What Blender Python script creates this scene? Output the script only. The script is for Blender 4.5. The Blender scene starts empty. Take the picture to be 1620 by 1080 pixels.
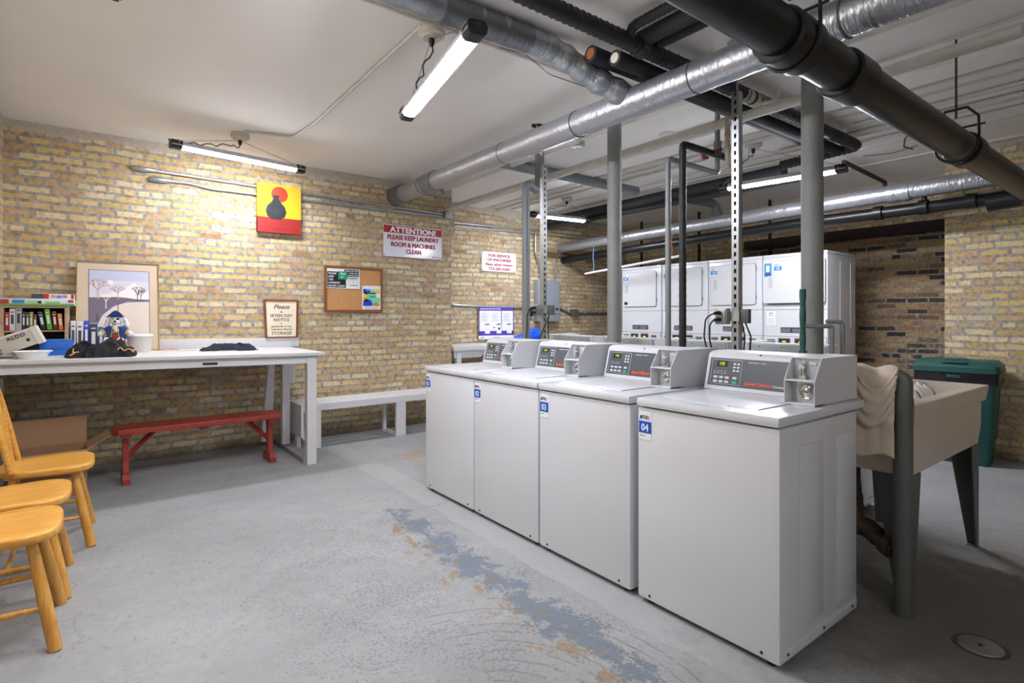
import bpy, bmesh, math, random
from mathutils import Vector, Matrix, noise
random.seed(7)
S = bpy.context.scene
COL = S.collection
PI = math.pi
YAW = math.radians(37.25)
CA, SA = math.cos(YAW), math.sin(YAW)
H = 1.29                                   # camera height
FPX, CX, CY = 868.0, 810.0, 500.0
CEIL = 2.87

# ---------------------------------------------------------------- camera
cam_d = bpy.data.cameras.new('camera'); cam = bpy.data.objects.new('camera', cam_d); COL.objects.link(cam)
cam_d.sensor_width = 36; cam_d.lens = FPX / 1620 * 36; cam_d.shift_y = -40 / 1620
cam_d.clip_start = 0.05
cam.location = (0, 0, H); cam.rotation_euler = (PI / 2, 0, -YAW)
S.camera = cam
# ---------------------------------------------------------------- world, view
w = bpy.data.worlds.new('world'); S.world = w; w.use_nodes = True
w.node_tree.nodes['Background'].inputs[0].default_value = (0.8, 0.85, 0.9, 1)
w.node_tree.nodes['Background'].inputs[1].default_value = 0.15
S.view_settings.view_transform = 'Standard'; S.view_settings.look = 'None'
S.view_settings.gamma = 1; S.view_settings.use_curve_mapping = False
S.view_settings.exposure = 1.05
LAMP = 75.0                                # emission of the tube diffusers

def P(u, v, X=None, Y=None, Z=None):
    """room point seen at photo pixel (u, v) that lies on the plane X=, Y= or height Z="""
    r = (u - CX) / FPX; up = (CY - v) / FPX
    dx = CA * r + SA; dy = -SA * r + CA
    if X is not None: d = X / dx
    elif Y is not None: d = Y / dy
    else: d = (Z - H) / up
    return Vector((dx * d, dy * d, H + up * d))

# ---------------------------------------------------------------- materials
MATS = {}
def srgb(h):
    if isinstance(h, str):
        h = h.lstrip('#'); c = [int(h[i:i + 2], 16) / 255 for i in (0, 2, 4)]
    else: c = h
    return tuple(x / 12.92 if x <= .04045 else ((x + .055) / 1.055) ** 2.4 for x in c) + (1,)
def nt(name):
    m = bpy.data.materials.new(name); m.use_nodes = True
    t = m.node_tree; b = t.nodes['Principled BSDF']
    return m, t, b
def mat(name, col, rough=.5, metal=0, var=0, scale=8, bump=0, bscale=60, emit=0, alpha=1, stain=None, sscale=5, sth=.62, stretch=None, spec=None, coat=0):
    """plain surface with procedural tone variation, optional bump and stains"""
    if name in MATS: return MATS[name]
    m, t, b = nt(name); N, L = t.nodes, t.links
    c = srgb(col)
    b.inputs['Base Color'].default_value = c
    b.inputs['Roughness'].default_value = rough; b.inputs['Metallic'].default_value = metal
    if coat: b.inputs['Coat Weight'].default_value = coat; b.inputs['Coat Roughness'].default_value = .12
    if spec is not None: b.inputs['Specular IOR Level'].default_value = spec
    tc = N.new('ShaderNodeTexCoord'); src = tc.outputs['Object']
    if stretch:
        mp = N.new('ShaderNodeMapping'); mp.inputs['Scale'].default_value = stretch
        L.new(src, mp.inputs['Vector']); src = mp.outputs['Vector']
    out = None
    if var:
        n = N.new('ShaderNodeTexNoise'); n.inputs['Scale'].default_value = scale; n.inputs['Detail'].default_value = 5
        L.new(src, n.inputs['Vector'])
        r = N.new('ShaderNodeValToRGB'); L.new(n.outputs['Fac'], r.inputs['Fac'])
        r.color_ramp.elements[0].position = .3; r.color_ramp.elements[1].position = .7
        r.color_ramp.elements[0].color = tuple(x * (1 - var) for x in c[:3]) + (1,)
        r.color_ramp.elements[1].color = tuple(min(1, x * (1 + var * .6)) for x in c[:3]) + (1,)
        out = r.outputs['Color']
    if stain:
        n = N.new('ShaderNodeTexNoise'); n.inputs['Scale'].default_value = sscale; n.inputs['Detail'].default_value = 8
        n.inputs['Roughness'].default_value = .7
        L.new(src, n.inputs['Vector'])
        r = N.new('ShaderNodeValToRGB'); L.new(n.outputs['Fac'], r.inputs['Fac'])
        r.color_ramp.elements[0].position = sth; r.color_ramp.elements[0].color = (0, 0, 0, 1)
        r.color_ramp.elements[1].position = sth + .04; r.color_ramp.elements[1].color = (1, 1, 1, 1)
        mx = N.new('ShaderNodeMix'); mx.data_type = 'RGBA'; L.new(r.outputs['Color'], mx.inputs[0])
        if out: L.new(out, mx.inputs[6])
        else: mx.inputs[6].default_value = c
        mx.inputs[7].default_value = srgb(stain); out = mx.outputs[2]
    if out: L.new(out, b.inputs['Base Color'])
    if bump:
        n = N.new('ShaderNodeTexNoise'); n.inputs['Scale'].default_value = bscale; n.inputs['Detail'].default_value = 4
        L.new(src, n.inputs['Vector'])
        bp = N.new('ShaderNodeBump'); bp.inputs['Strength'].default_value = bump; bp.inputs['Distance'].default_value = .01
        L.new(n.outputs['Fac'], bp.inputs['Height']); L.new(bp.outputs['Normal'], b.inputs['Normal'])
    if emit:
        b.inputs['Emission Color'].default_value = c; b.inputs['Emission Strength'].default_value = emit
    if alpha < 1: b.inputs['Alpha'].default_value = alpha
    MATS[name] = m
    return m

def brick_mat(axis, dark=0.0, seed=0.0):
    key = 'brick_%s_%s' % (axis, seed)
    if key in MATS: return MATS[key]
    m, t, b = nt(key); N, L = t.nodes, t.links
    def math_(op, a, c2, cl=False):
        n = N.new('ShaderNodeMath'); n.operation = op; n.use_clamp = cl
        for i, v in enumerate((a, c2)):
            if v is None: continue
            if isinstance(v, (int, float)): n.inputs[i].default_value = v
            else: L.new(v, n.inputs[i])
        return n.outputs[0]
    def mix(f, a, c2, mode='MIX'):
        n = N.new('ShaderNodeMix'); n.data_type = 'RGBA'; n.blend_type = mode
        for i, v in ((0, f), (6, a), (7, c2)):
            if isinstance(v, (int, float)): n.inputs[i].default_value = v
            elif isinstance(v, tuple): n.inputs[i].default_value = v
            else: L.new(v, n.inputs[i])
        return n.outputs[2]
    def ramp(f, stops, const=False):
        n = N.new('ShaderNodeValToRGB'); L.new(f, n.inputs['Fac']); cr = n.color_ramp
        if const: cr.interpolation = 'CONSTANT'
        while len(cr.elements) < len(stops): cr.elements.new(.5)
        for e, (p, c) in zip(cr.elements, stops): e.position = p; e.color = c if isinstance(c, tuple) else srgb(c)
        return n.outputs['Color']
    tc = N.new('ShaderNodeTexCoord'); sx = N.new('ShaderNodeSeparateXYZ'); L.new(tc.outputs['Object'], sx.inputs[0])
    nz = N.new('ShaderNodeTexNoise'); nz.inputs['Scale'].default_value = 24; nz.inputs['Detail'].default_value = 6; nz.inputs['Roughness'].default_value = .68
    L.new(tc.outputs['Object'], nz.inputs['Vector'])
    nz2 = N.new('ShaderNodeTexNoise'); nz2.inputs['Scale'].default_value = 1.3; nz2.inputs['Detail'].default_value = 2
    L.new(tc.outputs['Object'], nz2.inputs['Vector'])
    sn = N.new('ShaderNodeSeparateColor'); L.new(nz.outputs['Color'], sn.inputs[0])
    h = sx.outputs['X'] if axis == 'x' else sx.outputs['Y']
    hx = math_('ADD', h, math_('MULTIPLY', math_('SUBTRACT', sn.outputs[0], .5), .034))
    hx = math_('ADD', hx, seed + 20)
    zz = math_('ADD', sx.outputs['Z'], math_('MULTIPLY', math_('SUBTRACT', sn.outputs[1], .5), .020))
    zz = math_('ADD', zz, math_('MULTIPLY', math_('SUBTRACT', nz2.outputs['Fac'], .5), .05))
    cb = N.new('ShaderNodeCombineXYZ'); L.new(hx, cb.inputs[0]); L.new(zz, cb.inputs[1])
    bt = N.new('ShaderNodeTexBrick'); L.new(cb.outputs[0], bt.inputs['Vector'])
    bt.offset = .5; bt.offset_frequency = 2; bt.squash = .5; bt.squash_frequency = 6
    bt.inputs['Color1'].default_value = (0, 0, 0, 1); bt.inputs['Color2'].default_value = (1, 1, 1, 1)
    bt.inputs['Mortar'].default_value = (.5, .5, .5, 1)
    bt.inputs['Scale'].default_value = 1; bt.inputs['Mortar Size'].default_value = .0112
    bt.inputs['Mortar Smooth'].default_value = .12; bt.inputs['Bias'].default_value = 0
    bt.inputs['Brick Width'].default_value = .212; bt.inputs['Row Height'].default_value = .0655
    if dark: stops = [(0, '#5a4a3c'), (.15, '#c2a06c'), (.3, '#a8805a'), (.42, '#4a3f38'), (.5, '#b58a64'), (.62, '#c9aa78'), (.75, '#8a6a50'), (.88, '#c79d70')]
    else: stops = [(0, '#ceb27c'), (.12, '#d8bf8c'), (.26, '#c4a672'), (.4, '#dcc89c'), (.52, '#c8a87c'), (.64, '#d2b87e'), (.76, '#dcc9a0'), (.88, '#c4a07a'), (.97, '#a8845c')]
    bc = ramp(bt.outputs['Color'], stops, True)
    # mottling inside each brick, dark pits
    n3 = N.new('ShaderNodeTexNoise'); n3.inputs['Scale'].default_value = 32; n3.inputs['Detail'].default_value = 6
    L.new(tc.outputs['Object'], n3.inputs['Vector'])
    mot = ramp(n3.outputs['Fac'], [(.3, (.62, .6, .55, 1)), (.5, (.95, .95, .94, 1)), (.7, (1.1, 1.08, 1.04, 1))])
    bc = mix(.8, bc, mot, 'MULTIPLY')
    n4 = N.new('ShaderNodeTexNoise'); n4.inputs['Scale'].default_value = 75; n4.inputs['Detail'].default_value = 3
    L.new(tc.outputs['Object'], n4.inputs['Vector'])
    pits = ramp(n4.outputs['Fac'], [(.66, (0, 0, 0, 1)), (.72, (1, 1, 1, 1))])
    bc = mix(math_('MULTIPLY', pits, .8), bc, srgb('#5c4a38'))
    mo = ramp(n3.outputs['Fac'], [(.3, '#827d76'), (.5, '#9d9992'), (.68, '#b1aea8')])
    # big soft patches of soot/repointing
    n5 = N.new('ShaderNodeTexNoise'); n5.inputs['Scale'].default_value = 1.7; n5.inputs['Detail'].default_value = 6
    L.new(tc.outputs['Object'], n5.inputs['Vector'])
    smear = ramp(n5.outputs['Fac'], [(.57, (0, 0, 0, 1)), (.72, (1, 1, 1, 1))])
    fac = math_('MAXIMUM', bt.outputs['Fac'], math_('MULTIPLY', smear, math_('GREATER_THAN', n3.outputs['Fac'], .52)))
    col = mix(fac, bc, mo)
    # plaster remains at the ceiling and dark brown towards the floor
    zn = math_('ADD', sx.outputs['Z'], math_('MULTIPLY', math_('SUBTRACT', n5.outputs['Fac'], .5), .35))
    zn = math_('ADD', zn, math_('MULTIPLY', math_('SUBTRACT', nz.outputs['Fac'], .5), .12))
    top = math_('GREATER_THAN', zn, CEIL - .075)
    col = mix(top, col, mix(n3.outputs['Fac'], srgb('#a59a88'), srgb('#cfc8ba')))
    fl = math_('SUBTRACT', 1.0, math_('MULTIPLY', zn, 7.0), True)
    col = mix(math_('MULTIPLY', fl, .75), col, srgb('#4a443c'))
    L.new(col, b.inputs['Base Color']); b.inputs['Roughness'].default_value = .85
    hgt = math_('ADD', math_('MULTIPLY', math_('SUBTRACT', 1.0, fac), .7), math_('MULTIPLY', n3.outputs['Fac'], .35))
    hgt = math_('SUBTRACT', hgt, math_('MULTIPLY', pits, .25))
    bp = N.new('ShaderNodeBump'); bp.inputs['Strength'].default_value = 1.0; bp.inputs['Distance'].default_value = .014
    L.new(hgt, bp.inputs['Height']); L.new(bp.outputs['Normal'], b.inputs['Normal'])
    MATS[key] = m
    return m

def floor_mat():
    m, t, b = nt('painted_concrete'); N, L = t.nodes, t.links
    tc = N.new('ShaderNodeTexCoord'); src = tc.outputs['Object']
    def noise_(sc, det=6, rough=.6, strx=1, stry=1, rot=0, dist=0):
        mp = N.new('ShaderNodeMapping'); mp.inputs['Scale'].default_value = (strx, stry, 1); mp.inputs['Rotation'].default_value = (0, 0, rot)
        L.new(src, mp.inputs['Vector'])
        n = N.new('ShaderNodeTexNoise'); n.inputs['Scale'].default_value = sc; n.inputs['Detail'].default_value = det
        n.inputs['Roughness'].default_value = rough; n.inputs['Distortion'].default_value = dist
        L.new(mp.outputs['Vector'], n.inputs['Vector']); return n.outputs['Fac']
    def ramp(f, stops):
        n = N.new('ShaderNodeValToRGB'); L.new(f, n.inputs['Fac']); cr = n.color_ramp
        while len(cr.elements) < len(stops): cr.elements.new(.5)
        for e, (p, c) in zip(cr.elements, stops): e.position = p; e.color = c if isinstance(c, tuple) else srgb(c)
        return n.outputs['Color']
    def mix(f, a, c2, mode='MIX'):
        n = N.new('ShaderNodeMix'); n.data_type = 'RGBA'; n.blend_type = mode
        for i, v in ((0, f), (6, a), (7, c2)):
            if isinstance(v, (int, float)): n.inputs[i].default_value = v
            elif isinstance(v, tuple): n.inputs[i].default_value = v
            else: L.new(v, n.inputs[i])
        return n.outputs[2]
    def mm(op, a, c2, cl=False):
        n = N.new('ShaderNodeMath'); n.operation = op; n.use_clamp = cl
        for i, v in enumerate((a, c2)):
            if isinstance(v, (int, float)): n.inputs[i].default_value = v
            else: L.new(v, n.inputs[i])
        return n.outputs[0]
    base = ramp(noise_(1.1, 8, .65), [(.3, '#888a8b'), (.5, '#969899'), (.7, '#a2a4a4')])
    fine = ramp(noise_(26, 6, .75), [(.3, (.82, .82, .81, 1)), (.55, (1, 1, 1, 1)), (.75, (1.05, 1.05, 1.05, 1))])
    col = mix(.6, base, fine, 'MULTIPLY')
    # scuffs: sparse elongated dark flecks
    fl = ramp(noise_(38, 3, .55, 1, .45, .5), [(.62, (0, 0, 0, 1)), (.68, (1, 1, 1, 1))])
    zone = ramp(noise_(1.7, 3), [(.35, (.15, .15, .15, 1)), (.65, (1, 1, 1, 1))])
    col = mix(mm('MULTIPLY', mm('MULTIPLY', fl, zone), .6), col, srgb('#6c665c'))
    # wear in front of the washers: dense speckle, bluish bare patches, tan primer, arcs of scraping
    sx = N.new('ShaderNodeSeparateXYZ'); L.new(src, sx.inputs[0])
    def bandx(c, w, soft=1.0):
        d = mm('ABSOLUTE', mm('SUBTRACT', sx.outputs['X'], c), 0)
        return mm('MULTIPLY', mm('SUBTRACT', 1.0, mm('DIVIDE', d, w), True), mm('SUBTRACT', 4.1, sx.outputs['Y'], True))
    hi = noise_(75, 3, .6); mid = noise_(3.2, 5, .65); wob = noise_(9, 9, .8, 1, .8, .5, .3)
    wide = bandx(1.05, .95)
    sp = mm('ADD', mm('MULTIPLY', hi, .6), mm('ADD', mm('MULTIPLY', mid, .30), mm('MULTIPLY', wide, .075)))
    speck = mm('GREATER_THAN', sp, .555)
    col = mix(mm('MULTIPLY', speck, .50), col, srgb('#62666a'))
    cloud = mm('MULTIPLY', mm('SUBTRACT', mm('ADD', noise_(4.5, 8, .75), mm('MULTIPLY', wide, .12)), .56), 5.0, True)
    col = mix(mm('MULTIPLY', cloud, .28), col, srgb('#6d6f70'))
    near = bandx(1.56, .30)
    bl = mm('ADD', mm('MULTIPLY', wob, .55), mm('ADD', mm('MULTIPLY', hi, .18), mm('MULTIPLY', near, .20)))
    bl = mm('ADD', bl, mm('MULTIPLY', mid, .27))
    blue = mm('GREATER_THAN', bl, .652)
    col = mix(mm('MULTIPLY', blue, .80), col, mix(hi, srgb('#4f5d6e'), srgb('#6e7b88')))
    wob2 = noise_(8.5, 8, .75, 1, 1, 1.0, .3)
    tn = mm('ADD', mm('MULTIPLY', wob2, .7), mm('ADD', mm('MULTIPLY', hi, .15), mm('MULTIPLY', bandx(1.45, .42), .19)))
    tan = mm('GREATER_THAN', tn, .635)
    col = mix(mm('MULTIPLY', tan, .70), col, srgb('#8c7248'))
    # pale untouched strip right along the machines
    strip = mm('MULTIPLY', mm('GREATER_THAN', mm('ADD', sx.outputs['X'], mm('MULTIPLY', mid, .12)), 1.86), mm('LESS_THAN', sx.outputs['X'], 2.0))
    strip = mm('MULTIPLY', strip, mm('GREATER_THAN', sx.outputs['Y'], .9))
    col = mix(mm('MULTIPLY', strip, .6), col, srgb('#a3a5a6'))
    # circular scrape marks left by a dragged machine foot
    mp = N.new('ShaderNodeMapping'); mp.inputs['Location'].default_value = (-.98, -1.35, 0); L.new(src, mp.inputs['Vector'])
    wv = N.new('ShaderNodeTexWave'); wv.wave_type = 'RINGS'; wv.rings_direction = 'Z'; wv.inputs['Scale'].default_value = 5.2
    wv.inputs['Distortion'].default_value = 1.6; wv.inputs['Detail'].default_value = 3; wv.inputs['Detail Scale'].default_value = 1.5
    L.new(mp.outputs['Vector'], wv.inputs['Vector'])
    arcs = ramp(wv.outputs['Fac'], [(.90, (0, 0, 0, 1)), (.96, (1, 1, 1, 1))])
    dr = N.new('ShaderNodeVectorMath'); dr.operation = 'LENGTH'; L.new(mp.outputs['Vector'], dr.inputs[0])
    ar = mm('MULTIPLY', mm('LESS_THAN', dr.outputs['Value'], .78), mm('GREATER_THAN', dr.outputs['Value'], .25))
    ar = mm('MULTIPLY', ar, mm('GREATER_THAN', sx.outputs['X'], 1.12))
    ar = mm('MULTIPLY', mm('MULTIPLY', arcs, ar), mm('GREATER_THAN', noise_(6, 6, .7), .47))
    col = mix(mm('MULTIPLY', ar, .5), col, srgb('#6c6860'))
    # rusty blotch beyond the first washer and near the drain
    for (cx, cy, rad, c) in ((2.35, 4.6, .33, '#a08460'), (3.9, .45, .5, '#8a7260')):
        dd = N.new('ShaderNodeVectorMath'); dd.operation = 'DISTANCE'; dd.inputs[1].default_value = (cx, cy, 0); L.new(src, dd.inputs[0])
        f = mm('SUBTRACT', 1.0, mm('DIVIDE', dd.outputs['Value'], rad), True)
        f = mm('GREATER_THAN', mm('ADD', mm('MULTIPLY', f, .25), wob2), .64)
        f2 = mm('LESS_THAN', dd.outputs['Value'], rad)
        col = mix(mm('MULTIPLY', mm('MULTIPLY', f, f2), .5), col, srgb(c))
    # brown dirt around the sink and drain, deepened to paint in the washers' shadow
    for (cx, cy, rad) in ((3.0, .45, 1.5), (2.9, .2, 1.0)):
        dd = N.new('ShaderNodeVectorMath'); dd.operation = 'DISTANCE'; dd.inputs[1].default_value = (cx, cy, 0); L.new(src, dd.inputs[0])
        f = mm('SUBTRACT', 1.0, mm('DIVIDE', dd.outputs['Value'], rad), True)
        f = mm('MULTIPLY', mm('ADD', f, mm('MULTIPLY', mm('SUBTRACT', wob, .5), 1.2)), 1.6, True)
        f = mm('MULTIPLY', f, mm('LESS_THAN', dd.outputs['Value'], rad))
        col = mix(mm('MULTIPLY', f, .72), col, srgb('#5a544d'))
    # hairline cracks
    vo = N.new('ShaderNodeTexVoronoi'); vo.feature = 'DISTANCE_TO_EDGE'; vo.inputs['Scale'].default_value = .8
    mp2 = N.new('ShaderNodeVectorMath'); mp2.operation = 'ADD'
    nn = N.new('ShaderNodeTexNoise'); nn.inputs['Scale'].default_value = 3; nn.inputs['Detail'].default_value = 6; L.new(src, nn.inputs['Vector'])
    sc = N.new('ShaderNodeVectorMath'); sc.operation = 'SCALE'; sc.inputs['Scale'].default_value = .35; L.new(nn.outputs['Color'], sc.inputs[0])
    L.new(src, mp2.inputs[0]); L.new(sc.outputs[0], mp2.inputs[1]); L.new(mp2.outputs[0], vo.inputs['Vector'])
    cr = mm('LESS_THAN', vo.outputs['Distance'], .0028)
    cr = mm('MULTIPLY', cr, mm('GREATER_THAN', noise_(2.3), .5))
    col = mix(mm('MULTIPLY', cr, .4), col, srgb('#777570'))
    L.new(col, b.inputs['Base Color'])
    b.inputs['Roughness'].default_value = .62
    bp = N.new('ShaderNodeBump'); bp.inputs['Strength'].default_value = .25; bp.inputs['Distance'].default_value = .006
    L.new(noise_(20, 6, .7), bp.inputs['Height']); L.new(bp.outputs['Normal'], b.inputs['Normal'])
    return m

def foil_mat(name, col, rough=.32, sc=26, axis=None):
    m, t, b = nt(name); N, L = t.nodes, t.links
    tc = N.new('ShaderNodeTexCoord')
    b.inputs['Base Color'].default_value = srgb(col); b.inputs['Metallic'].default_value = .75; b.inputs['Roughness'].default_value = rough
    mp = N.new('ShaderNodeMapping'); L.new(tc.outputs['Object'], mp.inputs['Vector'])
    mp.inputs['Scale'].default_value = (.5, 2.2, .5) if axis == 'y' else (2.2, .5, .5)
    v = N.new('ShaderNodeTexNoise'); v.inputs['Scale'].default_value = sc; v.inputs['Detail'].default_value = 5; v.inputs['Distortion'].default_value = .8
    L.new(mp.outputs['Vector'], v.inputs['Vector'])
    v2 = N.new('ShaderNodeTexVoronoi'); v2.inputs['Scale'].default_value = 7; L.new(mp.outputs['Vector'], v2.inputs['Vector'])
    ad = N.new('ShaderNodeMath'); ad.operation = 'MULTIPLY_ADD'; ad.inputs[1].default_value = .35
    L.new(v2.outputs['Distance'], ad.inputs[0]); L.new(v.outputs['Fac'], ad.inputs[2])
    bp = N.new('ShaderNodeBump'); bp.inputs['Strength'].default_value = .7; bp.inputs['Distance'].default_value = .012
    L.new(ad.outputs[0], bp.inputs['Height']); L.new(bp.outputs['Normal'], b.inputs['Normal'])
    MATS[name] = m
    return m

def wood_mat(name, c1, c2, rough=.35, sc=9, stretch=(1, 12, 12)):
    if name in MATS: return MATS[name]
    m, t, b = nt(name); N, L = t.nodes, t.links
    tc = N.new('ShaderNodeTexCoord'); mp = N.new('ShaderNodeMapping'); mp.inputs['Scale'].default_value = stretch
    L.new(tc.outputs['Object'], mp.inputs['Vector'])
    n = N.new('ShaderNodeTexNoise'); n.inputs['Scale'].default_value = sc * .4; n.inputs['Detail'].default_value = 6; n.inputs['Distortion'].default_value = .25
    L.new(mp.outputs['Vector'], n.inputs['Vector'])
    r = N.new('ShaderNodeValToRGB'); L.new(n.outputs['Fac'], r.inputs['Fac'])
    r.color_ramp.elements[0].position = .32; r.color_ramp.elements[0].color = srgb(c1)
    r.color_ramp.elements[1].position = .68; r.color_ramp.elements[1].color = srgb(c2)
    L.new(r.outputs['Color'], b.inputs['Base Color']); b.inputs['Roughness'].default_value = rough
    MATS[name] = m
    return m

# palette
M_WHITE = mat('white_enamel', '#d4d7dc', .22, 0, .02, 2, coat=.4)
M_WHITE2 = mat('white_enamel_satin', '#ccced2', .35, 0, .02, 2)
M_GREYENAM = mat('grey_panel_steel', '#c3c9cd', .3, .25, .04, 3)
M_BACKPAN = mat('galvanised_panel', '#b9c2c4', .4, .5, .08, 6)
M_BLACK = mat('black_plastic', '#141416', .45)
M_DKGREY = mat('console_overlay', '#50545b', .35)
M_CHROME = mat('chrome', '#c8cacc', .12, 1)
M_STEEL = mat('steel', '#9a9da0', .35, .9, .1, 20)
M_DARKGAP = mat('dark_gap', '#1c1c1c', .8)
M_BLUE = mat('label_blue', '#1456c8', .4)
M_LABELW = mat('label_white', '#eef0f2', .4)
M_NAVY = mat('navy_ink', '#1b2350', .5)
M_ORANGE = mat('orange_red_ink', '#f0562a', .5)
M_GREEN = mat('green_button', '#1faf7c', .4)
M_BTN = mat('button_grey', '#c8ccd0', .4)
M_LCD = mat('lcd_face', '#2a2a16', .3)
M_LCDON = mat('lcd_digits', '#d8e02a', .4, emit=.35)
M_LETW = mat('lettering_white', '#f2f3f4', .5)
M_LETK = mat('lettering_black', '#15151a', .5)
M_RED = mat('lettering_red', '#a8202c', .5)
M_PAINTW = mat('white_paint_worn', '#d2d2d4', .45, 0, .05, 5, .1, 40, stain='#8f8578', sscale=9, sth=.72)
M_PAINTW2 = mat('white_paint_bench', '#d8d9dc', .4, 0, .03, 5)
M_REDP = mat('red_paint', '#98362b', .42, 0, .18, 7, .15, 50, stain='#c98a80', sscale=22, sth=.76)
M_CHAIR = wood_mat('honey_wood', '#c8882f', '#e2ae55', .33, 9, (16, 1.5, 16))
M_CHAIRL = wood_mat('honey_wood_leg', '#bf8234', '#d8a350', .33, 9, (16, 16, 1.5))
M_CARD = mat('cardboard', '#a07a5a', .8, 0, .06, 6)
M_CARDIN = mat('cardboard_inside', '#aa8464', .85, 0, .05, 6)
M_GALV = mat('galvanised', '#b4b8bb', .35, .8, .12, 18)
M_PIPEGREY = mat('grey_painted_iron', '#8a8d8c', .55, .1, .10, 9, .35, 160, stain='#c9c9c4', sscale=60, sth=.70)
M_PIPEGREY2 = mat('grey_paint_smooth', '#83888a', .45, .2, .08, 9)
M_PIPEBLK = mat('black_pvc', '#0e0f11', .36, 0, .10, 6)
M_FOAM = mat('black_foam', '#25272c', .75, 0, .12, 14, .3, 90)
M_WRAP = mat('black_tape_wrap', '#1c1d22', .5, 0, .15, 22, .4, 60)
M_WPIPE = mat('white_painted_pipe', '#cbc8c0', .5, 0, .1, 12, .2, 60, stain='#8a7f70', sscale=14, sth=.70)
M_CEIL = mat('painted_ceiling', '#ebe8e4', .8, 0, .03, 1.2, .25, 5, stain='#d3cec6', sscale=3.0, sth=.70)
M_CEILTRIM = mat('ceiling_trim_paint', '#d6d2cb', .75, 0, .06, 4)
M_FOILY = foil_mat('foil_y', '#b6b9c0', .3, 26, 'y')
M_FOILX = foil_mat('foil_x', '#a4a8b0', .33, 22, 'x')
M_FOILDK = mat('duct_band', '#85878c', .4, .7, .1, 20)
M_TUBE = mat('lit_diffuser', '#f3f4fc', .4, emit=LAMP)
M_TUBE2 = mat('lit_diffuser_bright', '#f3f4fc', .4, emit=LAMP * 1.5)
M_COPPER = mat('copper_end', '#b8744a', .5, .4)
M_TEAL = mat('bin_green', '#1b4f49', .45, 0, .08, 6)
M_SINK = mat('sink_concrete', '#cbbdad', .35, 0, .06, 4, .15, 30, stain='#8b7d6c', sscale=7, sth=.68, coat=.3)
M_SINKIN = mat('sink_inside', '#cfc8ba', .5, 0, .08, 8, stain='#8a8272', sscale=18, sth=.69)
M_LEG = mat('green_grey_iron', '#5c6461', .5, .3, .15, 8, .2, 60, stain='#6e5a48', sscale=9, sth=.66)
M_TOWEL = mat('terry_cloth', '#d6c8b6', .95, 0, .14, 5, .5, 260)
M_TOWELW = mat('white_terry', '#e3ddd3', .95, 0, .06, 9, .5, 260)
M_CLOTHB = mat('black_cloth', '#14141c', .8, 0, .2, 12, .3, 120)
M_CLOTHN = mat('navy_cloth', '#1c1a33', .8, 0, .2, 12, .3, 120)
M_TAN = mat('tan_trim', '#d6a878', .7)
M_CORK = mat('cork', '#c99560', .9, 0, .14, 70, .3, 120)
M_OAK = wood_mat('brown_frame', '#7d4522', '#96592f', .4)
M_BROWN = wood_mat('dark_brown_frame', '#6e3a26', '#8a4f33', .4)
M_CREAM = mat('cream_card', '#e6dbc2', .7)
M_PAPER = mat('white_paper', '#eceef0', .7)
M_RUST = mat('rusty_beam', '#2f2220', .6, .3, .2, 5)
M_BRONZE = mat('rust_brown_pipe', '#54463c', .7, .4, .2, 10, .3, 60)

# ---------------------------------------------------------------- mesh builder
def fillet(pts, rad, n=6):
    pts = [Vector(p) for p in pts]
    if rad <= 0 or len(pts) < 3: return pts
    out = [pts[0]]
    for i in range(1, len(pts) - 1):
        a, b, c = pts[i - 1], pts[i], pts[i + 1]
        d1 = (a - b); d2 = (c - b); l1, l2 = d1.length, d2.length
        if l1 < 1e-6 or l2 < 1e-6: continue
        d1 /= l1; d2 /= l2
        ang = d1.angle(d2)
        if ang > PI - .05: out.append(b); continue
        t = min(rad / math.tan(ang / 2), l1 * .49, l2 * .49)
        p0 = b + d1 * t; p2 = b + d2 * t
        for k in range(n + 1):
            s = k / n
            out.append(p0 * (1 - s) ** 2 + b * 2 * s * (1 - s) + p2 * s * s)
    out.append(pts[-1])
    return out
def resample(pts, step):
    pts = [Vector(p) for p in pts]; out = [pts[0]]
    for a, b in zip(pts, pts[1:]):
        L = (b - a).length; n = max(1, int(round(L / step)))
        for k in range(1, n + 1): out.append(a.lerp(b, k / n))
    return out

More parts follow.
